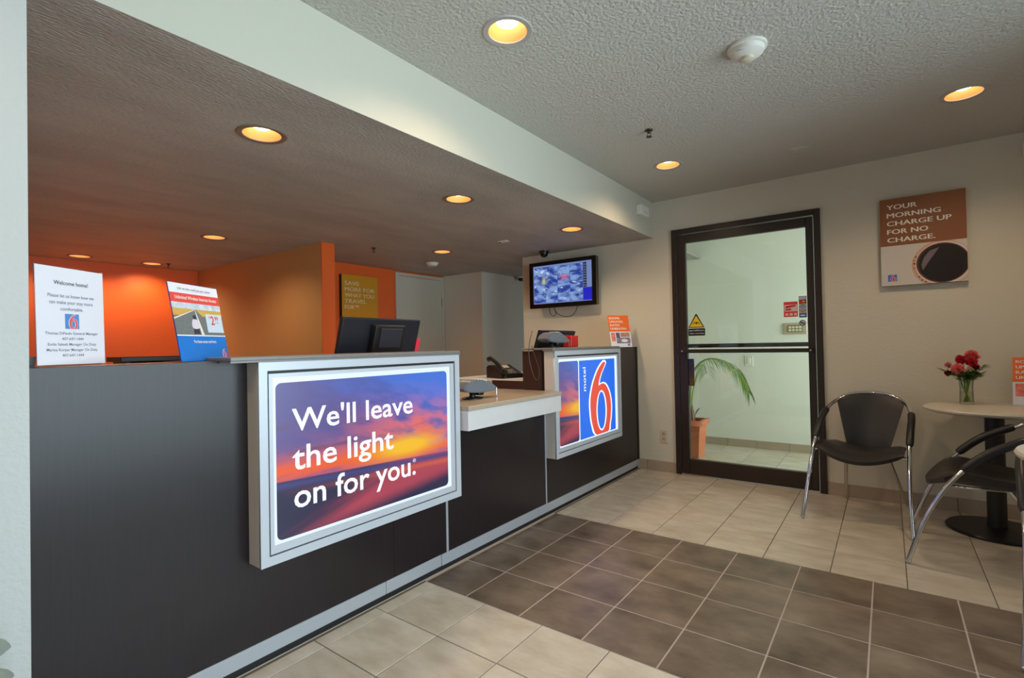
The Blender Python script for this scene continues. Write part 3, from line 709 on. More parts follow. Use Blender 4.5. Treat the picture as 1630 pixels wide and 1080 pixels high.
# ------------------------------------------------------------------ wall screen
tv = thing('wall_monitor', 'black wall screen showing rows of surveillance pictures', 'monitor', (-3.005, YB - 0.125, 1.547))
TW, TH = 0.775, 0.476
obj('cabinet', G().box(0.01, TW - 0.01, 0.03, 0.065, 0.01, TH - 0.01, 0.006), M_BLACK, tv)
plate('bezel', [rrect(0, TW, 0, TH, 0.006, 2), rect(0.044, TW - 0.044, 0.044, TH - 0.038)], mat('gloss_black', (14, 13, 16), 0.15), tv, 0.0, 0.032)
obj('bezel_side', G().box(TW, TW + 0.003, 0.0, 0.05, 0.004, TH - 0.004), mat('bezel_edge_lit', (74, 62, 44), 0.35), tv)  # lit tone of the right side put into its brown colour
scr = obj('screen', G().box(0, 0.576, 0.0, 0.004, 0, 0.366), cctv('surveillance_pictures', 0.576, 0.366), tv); scr.location = (0.052, 0.008, 0.054)
obj('screen_glow', G().box(0.044, TW - 0.044, 0.0125, 0.016, 0.044, TH - 0.038), emis('screen_border', (120, 140, 196), 0.6), tv)
obj('channel_strip', G().box(0.634, 0.668, 0.0085, 0.012, 0.18, 0.424), emis('strip_dark', (22, 26, 50), 0.7), tv)
for k in range(9): obj('channel_mark', G().box(0.640, 0.662, 0.0075, 0.0084, 0.190 + k * 0.0255, 0.204 + k * 0.0255), emis('strip_mark', (84, 104, 130), 0.7), tv)
obj('status_block', G().box(0.672 - 0.041, 0.727, 0.0085, 0.012, 0.052, 0.176), emis('status_blue', (16, 22, 176), 0.8), tv)
obj('wall_bracket', G().box(0.26, 0.52, 0.065, 0.125, 0.12, 0.34), M_BLACK, tv)
def bez(pts, n=6):
    pts = [Vector(p) for p in pts]; out = []
    for i in range(len(pts) - 1):
        p0, p1, p2, p3 = pts[max(i - 1, 0)], pts[i], pts[i + 1], pts[min(i + 2, len(pts) - 1)]
        for k in range(n):
            t = k / n
            out.append(0.5 * (2 * p1 + (p2 - p0) * t + (2 * p0 - 5 * p1 + 4 * p2 - p3) * t * t + (3 * p1 - p0 - 3 * p2 + p3) * t ** 3))
    out.append(pts[-1]); return out
obj('cable', G().tube(bez([(0.205, 0.05, 0.02), (0.215, 0.05, -0.04), (0.245, 0.05, -0.082), (0.285, 0.05, -0.07), (0.275, 0.05, -0.02), (0.262, 0.05, 0.02)]), 0.0035, 6), M_BLACK, tv, True)
obj('cable', G().tube(bez([(0.265, 0.05, 0.02), (0.290, 0.05, -0.045), (0.370, 0.05, -0.092), (0.455, 0.05, -0.095), (0.515, 0.05, -0.055), (0.545, 0.05, 0.02)]), 0.0035, 6), M_BLACK, tv, True)

# ------------------------------------------------------------------ coffee poster
po = thing('wall_poster', 'brown and white poster about free morning coffee beside the door', 'poster', (-0.024, YB - 0.040, 1.536))
PW, PH = 0.458, 0.612
obj('board', G().box(0, PW, 0.001, 0.039, 0, PH), mat('poster_edge', (96, 62, 40), 0.6), po)
plate('brown_field', [rect(0, PW, 0.280, PH)], mat('poster_brown', (142, 84, 42), 0.5, vary=0.15, vscale=3), po, 0.0, 0.001)
plate('photo_field', [rect(0, PW, 0, 0.280)], mat('poster_white', (206, 200, 192), 0.5), po, 0.0, 0.001)
for k, (s_, w_) in enumerate((('YOUR', 0.166), ('MORNING', 0.290), ('CHARGE UP', 0.344), ('FOR NO', 0.222), ('CHARGE.', 0.258))):
    text('lettering', s_, 0.040, 0.536 - k * 0.0578, w_, 0.034, M_WINK, po, -0.0008, split='word', fat=0.0014)
PR = (0.0005, PW - 0.0005, 0.0005, 0.2795)
plate('cup_glaze', [clampr(circ(0.330, 0.128, 0.160, 44, 0.158), *PR)], mat('cup_pink', (206, 160, 136), 0.5), po, -0.0009, 0.0006)
plate('cup_rim', [clampr(circ(0.338, 0.130, 0.148, 44, 0.146), *PR)], mat('cup_rim_white', (220, 208, 198), 0.5), po, -0.0015, 0.0006)
plate('coffee_edge', [clampr(circ(0.332, 0.134, 0.138, 44, 0.134), *PR)], mat('coffee_brown', (94, 48, 30), 0.4), po, -0.0021, 0.0006)
plate('coffee', [clampr(circ(0.334, 0.134, 0.129, 44, 0.127), *PR)], mat('coffee_black', (34, 24, 24), 0.3), po, -0.0027, 0.0006)
plate('coffee_shine', [[(0.228, 0.090), (0.221, 0.130), (0.236, 0.180), (0.268, 0.222), (0.318, 0.240), (0.262, 0.150)]], mat('coffee_shine', (118, 102, 112), 0.4), po, -0.0033, 0.0006)
for a_, r_, q_ in ((158, .152, .005), (168, .155, .004), (176, .150, .006), (188, .153, .004), (214, .150, .005), (224, .153, .005), (233, .150, .005), (242, .152, .004)):
    plate('bubble', [circ(0.333 + r_ * cos(radians(a_)), 0.131 + 0.99 * r_ * sin(radians(a_)), q_, 10)], MATS['coffee_brown'], po, -0.0025, 0.0006)
six_logo(po, 0.037, 0.030, 0.050, 0.047, -0.0008, M_BLUE, M_WINK, M_RED)

# ------------------------------------------------------------------ yellow sign in the office recess
sv = thing('wall_sign', 'mustard yellow wall sign reading save more for what you travel for', 'sign', (-4.80, 3.318, 1.29), radians(90))
obj('board', G().box(0, 0.487, 0.001, 0.049, 0, 0.705), mat('sign_edge', (40, 24, 16), 0.6), sv)
plate('yellow_face', [rect(0, 0.487, 0, 0.705)], mat('sign_yellow', (206, 142, 12), 0.5), sv, 0.0, 0.001)
for k, (s_, w_) in enumerate((('SAVE', 0.193), ('MORE FOR', 0.402), ('WHAT YOU', 0.392), ('TRAVEL', 0.286), ('FOR\u2122', 0.18))):
    text('lettering', s_, 0.036, 0.588 - k * 0.0665, w_, 0.046, mat('sign_letters', (226, 206, 160), 0.5), sv, -0.0008, split='word', fat=0.0018)

# ------------------------------------------------------------------ standing signs on the counter
wz = 1.1345
ws = thing('welcome_sign', 'white welcome home sheet in a clear stand at the left counter end', 'sign', (-1.925, 0.337, wz), radians(121.4), None, 0)
ws.rotation_euler = (radians(-1.5), 0, radians(121.4))
obj('sheet', G().box(0, 0.213, 0.0, 0.002, 0.003, 0.293), M_PAPER, ws)
obj('stand_back', G().box(-0.002, 0.215, 0.0025, 0.0055, 0.0, 0.296), M_ACRYL, ws)
obj('stand_foot', G().box(-0.002, 0.215, 0.0, 0.075, 0.0, 0.003), M_ACRYL, ws).rotation_euler = (radians(1.5), 0, 0)
def ctext(t, s_, zc_, h_, m, w=None, cx=0.1065, y=-0.0006, bold=0.0, name='lettering'): return text(name, s_, cx, zc_, w, h_, m, t, y, bold, align='C')
ctext(ws, 'Welcome home!', 0.2415, 0.0125, M_INK, 0.108, bold=0.01)
for k, (s_, w_) in enumerate((('Please let us know how we', 0.145), ('can make your stay more', 0.137), ('comfortable.', 0.072))): ctext(ws, s_, 0.2035 - k * 0.0195, 0.0105, M_INKG, w_, bold=0.008)
six_logo(ws, 0.084, 0.110, 0.044, 0.045, -0.0004, mat('sheet_blue', (84, 140, 210), 0.5), M_WINK, mat('sheet_red', (226, 96, 104), 0.5))
for k, (s_, w_) in enumerate((('Thomas DiPaolo General Manager', 0.166), ('407-647-1444', 0.068), ('Emile Saleeb Manager On Duty', 0.152), ('Marina Korpar Manager On Duty', 0.160), ('407-647-1444', 0.068))): ctext(ws, s_, 0.0925 - k * 0.0165, 0.0085, M_INKG, w_, bold=0.008)
wl = thing('wireless_sign', 'blue and white wireless internet poster with a desert road in a slanted stand', 'sign', (-1.922, 0.700, wz), 0)
wl.rotation_euler = (radians(-10.4), 0, radians(122))
WW, WH = 0.250, 0.281
obj('stand_back', G().box(-0.001, WW + 0.001, 0.002, 0.005, 0.0, WH + 0.002), mat('dark_acrylic_edge', (52, 46, 120), 0.2), wl)
_ft = obj('stand_foot', G().box(0, WW, 0.0, 0.085, 0.0, 0.003), M_ACRYL, wl); _ft.rotation_euler = (radians(10.4), 0, 0)
plate('white_header', [rect(0, WW, 0.246, WH)], M_PAPER, wl, 0.001, 0.001)
plate('red_band', [rect(0, WW, 0.212, 0.246)], mat('band_red', (224, 74, 70), 0.5), wl, 0.001, 0.001)
plate('print_sky', [rect(0, WW, 0.190, 0.212)], mat('print_sky', (150, 176, 206), 0.5, vary=0.4, vscale=30, rgb2=(226, 230, 234)), wl, 0.001, 0.001)
plate('print_field', [rect(0, WW, 0.165, 0.190)], mat('print_field', (214, 172, 84), 0.5, vary=0.2, vscale=30), wl, 0.001, 0.001)
plate('print_ground', [rect(0, WW, 0.094, 0.165)], mat('print_ground', (126, 122, 110), 0.5, vary=0.2, vscale=60), wl, 0.001, 0.001)
plate('print_road', [[(0.0, 0.094), (0.235, 0.094), (0.112, 0.188), (0.104, 0.188), (0.0, 0.150)]], mat('print_road', (116, 122, 126), 0.5, vary=0.2, vscale=80), wl, 0.0004, 0.0008)
plate('print_road_edge', [[(0.0, 0.150), (0.0, 0.155), (0.104, 0.188), (0.106, 0.187)]], mat('print_line', (226, 224, 214), 0.5), wl, 0.0002, 0.0008)
plate('print_road_line', [[(0.107, 0.186), (0.109, 0.186), (0.136, 0.096), (0.122, 0.096)]], MATS['print_line'], wl, 0.0000, 0.0008)
plate('print_figure', [smoothloop([(0.080, 0.128), (0.086, 0.150), (0.098, 0.154), (0.112, 0.148), (0.118, 0.126), (0.108, 0.118), (0.088, 0.118)], 3)], mat('print_shirt', (214, 206, 222), 0.5), wl, -0.0004, 0.0006)
plate('print_figure', [circ(0.0985, 0.160, 0.0085, 14)], M_INK, wl, -0.0004, 0.0006)
plate('print_figure', [[(0.084, 0.098), (0.086, 0.120), (0.112, 0.120), (0.116, 0.100)]], M_INK, wl, -0.0002, 0.0006)
plate('white_line', [rect(0, WW, 0.091, 0.095)], M_WINK, wl, 0.0, 0.0008)
plate('blue_field', [rect(0, WW, 0, 0.091)], mat('field_blue', (20, 116, 206), 0.45), wl, 0.001, 0.001)
plate('price_box', [rect(0.158, WW - 0.004, 0.106, 0.176)], mat('price_box', (196, 214, 232), 0.5), wl, -0.0004, 0.0008)
text('lettering', 'Life on the road just got easier.', 0.04, 0.258, 0.170, 0.010, M_INKG, wl, -0.0002)
text('lettering', 'Unlimited Wireless Internet Access', 0.020, 0.224, 0.212, 0.013, M_WINK, wl, -0.0002, bold=0.012)
text('price', '$', 0.172, 0.160, 0.006, 0.008, M_RED, wl, -0.0008)
text('price', '2', 0.182, 0.136, 0.020, 0.034, M_RED, wl, -0.0008, bold=0.02)
text('price', '99', 0.205, 0.152, 0.020, 0.017, M_RED, wl, -0.0008, bold=0.02)
text('lettering', 'a day', 0.206, 0.142, 0.018, 0.006, mat('ink_blue', (60, 110, 190), 0.5), wl, -0.0008)
text('lettering', 'Purchase access card here.', 0.075, 0.066, 0.118, 0.011, M_WINK, wl, -0.0002, bold=0.01)
def little_six(t, x, z, w, h, y):
    def lp(pts): return [(x + (p[0] - .23) / .67 * w, z + p[1] * h) for p in smoothloop(pts, 4)]
    plate('digit_outline', [lp(SIX), circ(x + .52 * w, z + .31 * h, .176 * w, 20, .252 * h)], M_WINK, t, y, 0.0004)
    plate('digit', [lp(SIXR), circ(x + .52 * w, z + .31 * h, .224 * w, 20, .272 * h)], mat('pink_ink', (236, 90, 104), 0.5), t, y - 0.0004, 0.0004)
little_six(wl, 0.216, 0.010, 0.022, 0.034, -0.0002)
def room_card(loc, rz, tilt, label):
    t = thing('counter_card', label, 'card', loc, 0, 'orange room rate cards')
    t.rotation_euler = (radians(-tilt), 0, rz)
    w, h = 0.211, 0.299
    obj('stand_back', G().box(-0.001, w + 0.001, 0.002, 0.005, 0.0, h), M_ACRYL, t)
    f = obj('stand_foot', G().box(0, w, 0.0, 0.08, 0.0, 0.003), M_ACRYL, t); f.rotation_euler = (radians(tilt), 0, 0)
    plate('white_ground', [rect(0, w, 0, h)], M_PAPER, t, 0.001, 0.001)
    plate('orange_field', [rect(0, w, 0.145, h)], mat('card_orange', (236, 108, 32), 0.5), t, 0.0, 0.0009)
    for k, (s_, w_) in enumerate((('ROOMS', 0.105), ('UPDATED.', 0.140), ('RATES', 0.095), ('UNBEATEN.', 0.165))): text('lettering', s_, 0.015, 0.262 - k * 0.033, w_, 0.020, M_WINK, t, -0.0006, fat=0.0009)
    for n_, (a, b, c, d, col) in enumerate(((0.012, 0.052, 0.055, 0.135, (206, 92, 80)), (0.062, 0.100, 0.085, 0.135, (58, 52, 84)), (0.108, 0.200, 0.095, 0.135, (150, 92, 62)), (0.062, 0.200, 0.035, 0.088, (96, 88, 112)))):
        plate('photo', [rect(a, b, c, d)], mat('card_photo_%d' % n_, col, 0.5, vary=0.5, vscale=30, rgb2=(min(255, col[0] + 60), min(255, col[1] + 60), min(255, col[2] + 60))), t, 0.0, 0.0009)
    plate('basin_print', [circ(0.140, 0.060, 0.034, 20, 0.014)], M_PAPER, t, -0.0006, 0.0005)
    six_logo(t, 0.168, 0.010, 0.022, 0.020, -0.0002, M_BLUE, M_WINK, M_RED)
    return t
room_card((-1.981, 4.146, wz), radians(54.5), 14.0, 'orange and white card standing on the far counter end below the screen')
room_card((0.610, 4.335, 0.7405), radians(-12), 12.0, 'orange and white card on the round table at the right picture edge')

# ------------------------------------------------------------------ office machines
def rot_x(g, ang, pivot):
    bmesh.ops.rotate(g.bm, verts=g.bm.verts[:], cent=Vector(pivot), matrix=Matrix.Rotation(ang, 3, 'X')); return g
def desk_monitor(label, loc):
    t = thing('desk_monitor', label, 'monitor', loc, radians(90), 'desk monitors seen from behind')
    a, pv = radians(17), (0, 0, 0.10)
    obj('panel', rot_x(G().box(-0.262, 0.262, -0.012, 0.018, 0.08, 0.425, 0.006, 2), a, pv), mat('monitor_back', (30, 32, 42), 0.35), t)
    obj('rear_housing', rot_x(G().box(-0.085, 0.125, -0.055, -0.012, 0.10, 0.398, 0.010, 2), a, pv), M_BLACK, t)
    obj('hinge_cover', rot_x(G().box(-0.050, 0.100, -0.062, -0.054, 0.275, 0.385, 0.004), a, pv), mat('monitor_plate', (44, 46, 56), 0.3), t)
    for x in (-0.04, -0.02, 0.05, 0.07): obj('vent', rot_x(G().box(x, x + 0.010, -0.0565, -0.0545, 0.228, 0.236), a, pv), M_DKGREY, t)
    obj('stand', G().box(-0.04, 0.08, -0.020, 0.03, 0.012, 0.20, 0.006), M_BLACK, t)
    obj('foot', G().lathe([(0, 0.0), (0.12, 0.0), (0.12, 0.008), (0.05, 0.014), (0, 0.014)], c=(0.02, 0.03, 0), seg=28), M_BLACK, t, True)
    return t
mon = desk_monitor('black desk monitor seen from behind over the left counter', (-2.30, 1.785, 0.9175))
obj('sticky_flag', rot_x(G().box(0.256, 0.284, -0.016, -0.0135, 0.235, 0.315), radians(17), (0, 0, 0.10)), mat('pink_paper', (236, 50, 80), 0.5), mon)
mon2 = desk_monitor('dark desk monitor seen from behind on the far counter under the wall screen', (-2.20, 3.44, 0.9175))
for v in mon2.children: v.location.z -= 0.0
mon2.scale = (1, 1, 0.88)
def card_terminal(label, loc, rz=0.0):
    t = thing('card_terminal', label, 'card terminal', loc, rz, 'grey card terminals')
    g = G().prism([(-0.125, 0.060), (-0.100, 0.092), (-0.04, 0.112), (0.05, 0.110), (0.130, 0.086), (0.178, 0.060), (0.180, 0.046), (0.150, 0.036), (0.04, 0.034), (-0.08, 0.044)], 'x', -0.048, 0.048)
    bmesh.ops.bevel(g.bm, geom=g.bm.edges[:], offset=0.007, segments=2, affect='EDGES')
    obj('body', g, mat('terminal_grey', (106, 112, 122), 0.35), t, True)
    obj('base_plate', G().lathe([(0, 0), (0.062, 0), (0.062, 0.006), (0.050, 0.010), (0, 0.010)], seg=28), M_BLACK, t, True)
    obj('pivot', G().lathe([(0.020, 0.010), (0.016, 0.024), (0.024, 0.040), (0, 0.046)], seg=16), M_BLACK, t, True)
    obj('clamp', G().box(-0.02, 0.03, 0.030, 0.075, 0.018, 0.044, 0.004), M_BLACK, t)
    obj('display', G().prism([(0.115, 0.0955), (0.155, 0.0765), (0.157, 0.079), (0.117, 0.098)], 'x', -0.030, 0.030), mat('terminal_display', (92, 138, 96), 0.3), t)
    for i in range(3):
        for j in range(4):
            y = 0.018 + j * 0.023; z = 0.1105 - max(0, y - 0.05) * 0.30
            obj('key', G().box(-0.030 + i * 0.022, -0.014 + i * 0.022, y, y + 0.015, z - 0.002, z + 0.006, 0.001), mat('key_cream', (206, 206, 190), 0.5), t)
    obj('stylus', G().tube([(0.052, 0.165, 0.004), (0.052, 0.165, 0.058)], 0.0035, 8), M_CHROME, t, True)
    return t
card_terminal('grey card terminal on the low transaction shelf', (-1.985, 2.255, 0.8565))
c2 = card_terminal('grey card terminal on the far counter cap beside the red box', (-1.975, 3.13, 1.1465))
rb = thing('red_box', 'small red box on the far counter cap', 'box', (-2.0, 3.455, 1.1465))
obj('body', G().box(-0.035, 0.035, -0.055, 0.055, 0, 0.088, 0.004), mat('red_card', (196, 22, 20), 0.4), rb)
obj('lid_edge', G().box(-0.037, 0.037, -0.057, 0.057, 0.070, 0.090, 0.003), mat('red_card_lid', (216, 34, 28), 0.4), rb)
cb = tag(obj('hanging_cable', G().tube(bez([(-1.99, 2.90, 1.262), (-1.965, 2.868, 1.262), (-1.975, 2.853, 1.20), (-1.985, 2.850, 1.10), (-1.965, 2.855, 0.99), (-1.935, 2.858, 0.930), (-1.908, 2.858, 0.948), (-1.912, 2.857, 1.02), (-1.938, 2.855, 1.09), (-1.955, 2.853, 1.150), (-1.985, 2.880, 1.165)]), 0.0028, 6), mat('cable_grey', (70, 58, 52), 0.5), None, True), 'thin cable looping down the brown counter end panel', 'cable')
ph = thing('desk_phone', 'black desk telephone on the low desk behind the shelf', 'telephone', (-2.42, 3.14, 0.9175), radians(72))
obj('body', G().prism([(-0.11, 0.0), (0.11, 0.0), (0.11, 0.085), (0.08, 0.098), (-0.10, 0.032)], 'x', -0.10, 0.10), M_BLACK, ph)
obj('handset', G().tube(bez([(-0.075, -0.12, 0.052), (-0.078, -0.08, 0.072), (-0.078, 0.0, 0.118), (-0.078, 0.08, 0.150), (-0.075, 0.115, 0.140)]), [0.020, 0.021, 0.022, 0.022, 0.020, 0.017] + [0.015] * 12 + [0.018, 0.021, 0.022, 0.022, 0.021, 0.020, 0.018], 10), M_BLACK, ph, True)
obj('label_card', G().prism([(0.0, 0.0745), (0.05, 0.0935), (0.05, 0.0955), (0.0, 0.0765)], 'x', -0.02, 0.05), mat('label_card', (176, 168, 150), 0.5), ph)
for i in range(3):
    for j in range(3):
        y = -0.085 + j * 0.026; z = 0.032 + (y + 0.10) * 0.366
        obj('key', G().box(-0.015 + i * 0.026, 0.003 + i * 0.026, y, y + 0.018, z - 0.001, z + 0.008, 0.001), mat('phone_key', (150, 146, 140), 0.5), ph)
obj('cord', G().tube(bez([(-0.085, -0.12, 0.05), (-0.10, -0.16, 0.07), (-0.105, -0.17, 0.03), (-0.09, -0.13, 0.006), (-0.06, -0.11, 0.006)]), 0.004, 6), M_BLACK, ph, True)
os_ = thing('office_shelf', 'black topped low shelf standing before the orange wall', 'shelf', (-3.45, 1.15, 0))
wpart(os_, 'top', G().box(-3.65, -3.40, 0.935, 1.50, 1.118, 1.1455, 0.003), M_BLACK)
wpart(os_, 'side_panel', G().box(-3.64, -3.42, 0.965, 0.985, 0, 1.118), M_BLACK)
wpart(os_, 'side_panel', G().box(-3.64, -3.42, 1.455, 1.475, 0, 1.118), M_BLACK)
wpart(os_, 'back_panel', G().box(-3.645, -3.635, 0.985, 1.455, 0.05, 1.118), M_BLACK)
for z in (0.05, 0.42, 0.78): wpart(os_, 'shelf_board', G().box(-3.634, -3.43, 0.985, 1.455, z, z + 0.018), M_BLACK)
tr = thing('paper_tray', 'grey paper tray corner peeking out left of the welcome sheet', 'tray', (-2.02, 0.318, 1.1325))
obj('bottom', G().box(-0.045, 0.045, -0.022, 0.022, 0, 0.003), M_GREY, tr)
obj('wall', G().prism([(-0.022, 0.003), (0.020, 0.003), (0.026, 0.030), (-0.022, 0.030)], 'x', 0.042, 0.045), M_GREY, tr)
obj('wall', G().prism([(-0.022, 0.003), (0.020, 0.003), (0.026, 0.030), (-0.022, 0.030)], 'x', -0.045, -0.042), M_GREY, tr)
obj('wall', G().prism([(0.018, 0.003), (0.021, 0.003), (0.027, 0.030), (0.024, 0.030)], 'x', -0.042, 0.042), M_GREY, tr)

# ------------------------------------------------------------------ chairs
def make_chair(label, loc, rz):
    t = thing('cafe_chair', label, 'chair', loc, rz, 'black chrome armchairs')
    Y = lambda d: d - 0.33
    half = [(.285, 0, 0.016), (.277, .030, .114), (.270, .065, .218), (.264, .110, .322), (.258, .160, .417), (.254, .222, .500), (.251, .287, .566), (.249, .338, .606), (.246, .393, .638), (.236, .470, .678), (.205, .545, .722), (.150, .600, .760), (.080, .628, .780), (0, .636, .786)]
    path = [(-a, Y(b), c) for a, b, c in half] + [(a, Y(b), c) for a, b, c in half[-2::-1]]
    obj('hoop_frame', G().tube(bez(path, 3), 0.0115, 10), M_CHROME, t, True)
    for s_ in (-1, 1):
        arm = bez([(s_ * .254, Y(.222), .500), (s_ * .251, Y(.287), .566), (s_ * .249, Y(.338), .606), (s_ * .246, Y(.393), .638), (s_ * .238, Y(.455), .671)], 4)
        obj('arm_pad', G().tube([p + Vector((0, 0, 0.004)) for p in arm], [0.015] + [0.0205] * (len(arm) - 2) + [0.015], 12), M_VINYL, t, True)
        obj('leg', G().tube(bez([(s_ * .115, Y(.40), .405), (s_ * .140, Y(.50), .250), (s_ * .180, Y(.656), 0.016)], 4), [0.0105] * 8 + [0.009], 10), M_CHROME, t, True)
        obj('foot_cap', G().sphere((s_ * .285, Y(0), 0.013), 0.013, u=10, v=8), M_CHROME, t, True)
        obj('foot_cap', G().sphere((s_ * .180, Y(.657), 0.013), 0.012, u=10, v=8), M_CHROME, t, True)
        obj('seat_bracket', G().tube([(s_ * .257, Y(.17), .43), (s_ * .220, Y(.18), .437)], 0.007, 8), M_CHROME, t, True)
    obj('seat_rail', G().tube(bez([(-.115, Y(.40), .400), (-.12, Y(.22), .392), (0, Y(.16), .380), (.12, Y(.22), .392), (.115, Y(.40), .400)], 4), 0.008, 8), M_CHROME, t, True)
    # seat: saddle, thick, rounded front
    g = G(); nu, nv = 17, 13; top = []; bot = []
    for i in range(nu):
        a = -1 + 2 * i / (nu - 1); ra, rb_ = [], []
        for j in range(nv):
            q = j / (nv - 1)
            d0 = .075 + .075 * a * a; d1 = .53 - .05 * a * a
            d = d0 + (d1 - d0) * q
            w = .236 - .055 * max(0, q - .35)
            x = a * w
            z = .432 + .062 * a * a * (1 - .35 * q) - .030 * q - .046 * max(0, 1 - q / .30) ** 2
            ed = min(1.0, 4.5 * (1 - abs(a)), 5 * q + 0.05, 5 * (1 - q) + 0.05); th = .007 + .022 * math.sqrt(max(0, min(1, ed)))
            ra.append(g.bm.verts.new((x, Y(d), z + th * .9))); rb_.append(g.bm.verts.new((x * .985, Y(d + .004), z - th)))
        top.append(ra); bot.append(rb_)
    for i in range(nu - 1):
        for j in range(nv - 1):
            g.bm.faces.new((top[i][j], top[i + 1][j], top[i + 1][j + 1], top[i][j + 1])); g.bm.faces.new((bot[i][j], bot[i][j + 1], bot[i + 1][j + 1], bot[i + 1][j]))
    for i in range(nu - 1):
        g.bm.faces.new((top[i][0], bot[i][0], bot[i + 1][0], top[i + 1][0])); g.bm.faces.new((top[i][-1], top[i + 1][-1], bot[i + 1][-1], bot[i][-1]))
    for j in range(nv - 1):
        g.bm.faces.new((top[0][j], top[0][j + 1], bot[0][j + 1], bot[0][j])); g.bm.faces.new((top[-1][j], bot[-1][j], bot[-1][j + 1], top[-1][j + 1]))
    bmesh.ops.recalc_face_normals(g.bm, faces=g.bm.faces[:])
    obj('seat', g, M_VINYL, t, True)
    # fan shaped back, bowed like the hoop
    g = G(); nu, nv = 17, 10; fr_, bk = [], []
    for i in range(nu):
        a = -1 + 2 * i / (nu - 1); ra, rb_ = [], []
        for j in range(nv):
            q = j / (nv - 1)
            w = .118 + (.192 - .118) * q
            x = a * w
            ztop = .784 - .052 * a * a - .010 * a ** 4
            z = .415 + (ztop - .415) * q
            d = .490 + .128 * q - (.040 + .030 * q) * a * a
            ed = min(1.0, 6 * (1 - abs(a)) + .1, 6 * (1 - q) + .1, 6 * q + .1); th = .004 + .010 * math.sqrt(min(1, ed))
            ra.append(g.bm.verts.new((x, Y(d - th), z))); rb_.append(g.bm.verts.new((x, Y(d + th), z)))
        fr_.append(ra); bk.append(rb_)
    for i in range(nu - 1):
        for j in range(nv - 1):
            g.bm.faces.new((fr_[i][j], fr_[i + 1][j], fr_[i + 1][j + 1], fr_[i][j + 1])); g.bm.faces.new((bk[i][j], bk[i][j + 1], bk[i + 1][j + 1], bk[i + 1][j]))
    for i in range(nu - 1):
        g.bm.faces.new((fr_[i][0], bk[i][0], bk[i + 1][0], fr_[i + 1][0])); g.bm.faces.new((fr_[i][-1], fr_[i + 1][-1], bk[i + 1][-1], bk[i][-1]))
    for j in range(nv - 1):
        g.bm.faces.new((fr_[0][j], fr_[0][j + 1], bk[0][j + 1], bk[0][j])); g.bm.faces.new((fr_[-1][j], bk[-1][j], bk[-1][j + 1], fr_[-1][j + 1]))
    bmesh.ops.recalc_face_normals(g.bm, faces=g.bm.faces[:])
    obj('backrest', g, M_VINYL, t, True)
    return t
ch = make_chair('black and chrome armchair facing the room beside the glass door', (-0.142, 4.070, 0), radians(-8.4))
dup(ch, (0.403, 3.580, 0), radians(-92.8), 'black and chrome armchair turned sideways at the round table')
dup(ch, (0.662, 2.770, 0), radians(-4), 'black and chrome armchair of which only an arm shows at the right picture edge')

# ------------------------------------------------------------------ round tables
def make_table(label, loc):
    t = thing('round_table', label, 'table', loc, 0, 'round pedestal tables')
    obj('table_top', G().lathe([(0, 0.712), (0.312, 0.712), (0.328, 0.720), (0.332, 0.730), (0.326, 0.739), (0.318, 0.740), (0, 0.740)], seg=56), mat('white_table_top', (214, 206, 190), 0.35, vary=0.05, vscale=10), t, True)
    obj('under_plate', G().lathe([(0, 0.700), (0.10, 0.700), (0.15, 0.706), (0.20, 0.712), (0, 0.712)], seg=32), mat('table_underside', (96, 66, 44), 0.6), t, True)
    obj('column', G().lathe([(0, 0.03), (0.047, 0.03), (0.045, 0.06), (0.045, 0.700), (0, 0.700)], seg=28), M_BLACK, t, True)
    obj('base', G().lathe([(0, 0.0), (0.236, 0.0), (0.240, 0.008), (0.232, 0.018), (0.08, 0.030), (0, 0.032)], seg=48), M_BLACK, t, True)
    return t
tb = make_table('round white table on a black pedestal carrying the flower vase', (0.500, 4.138, 0))
dup(tb, (0.672, 2.406, 0.0), 0, 'second round white table of which only the rim shows at the right picture edge').scale = (1, 1, 1.05)

# ------------------------------------------------------------------ vase and flowers
VX, VY, VZ = 0.392, 4.27, 0.7405
va = thing('glass_vase', 'clear glass vase with water on the round table', 'vase', (VX, VY, VZ))
obj('glass_wall', G().lathe([(0, 0.0), (0.034, 0.0), (0.037, 0.006), (0.036, 0.05), (0.034, 0.10), (0.037, 0.15), (0.044, 0.182), (0.0425, 0.183), (0.0345, 0.15), (0.031, 0.10), (0.033, 0.05), (0.033, 0.014), (0, 0.012)], seg=32), M_VASE, va, True)
obj('water', G().lathe([(0, 0.0125), (0.0322, 0.0145), (0.0322, 0.05), (0.0312, 0.080), (0, 0.080)], seg=28), glass('vase_water', (0.94, 0.93, 0.80), 0.5, 1.15), va, True)
def bloom(r, col, seed):
    rn = random.Random(seed); g = G()
    for k, (rr, zz, lift) in enumerate(((0.85, -0.25, 0.05), (1.0, 0.0, 0.18), (0.94, 0.22, 0.28), (0.76, 0.42, 0.34), (0.54, 0.60, 0.36), (0.30, 0.74, 0.34))):
        n = 22; c = g.bm.verts.new((0, 0, (zz - 0.25) * r)); ring = []
        for i in range(n):
            a = 2 * pi * i / n + k
            q = rr * (0.86 + 0.18 * sin(5 * a + seed + k) + rn.uniform(-.08, .08)) * r
            ring.append(g.bm.verts.new((q * cos(a), q * sin(a), (zz + lift * (0.7 + 0.5 * sin(a * 11 + k) * 0.4)) * r)))
        for i in range(n): g.bm.faces.new((c, ring[i], ring[(i + 1) % n]))
    return g
PINK, RED_, PALE, DRED, CREAM = [mat('petal_' + n, c, 0.6, vary=0.25, vscale=60) for n, c in (('pink', (246, 122, 122)), ('red', (206, 22, 48)), ('pale', (236, 158, 156)), ('dark_red', (150, 24, 44)), ('cream', (226, 206, 170)))]
STEM = mat('flower_stem', (112, 146, 66), 0.5)
LEAFB = mat('bouquet_leaf', (98, 140, 62), 0.5, vary=0.3, vscale=30)
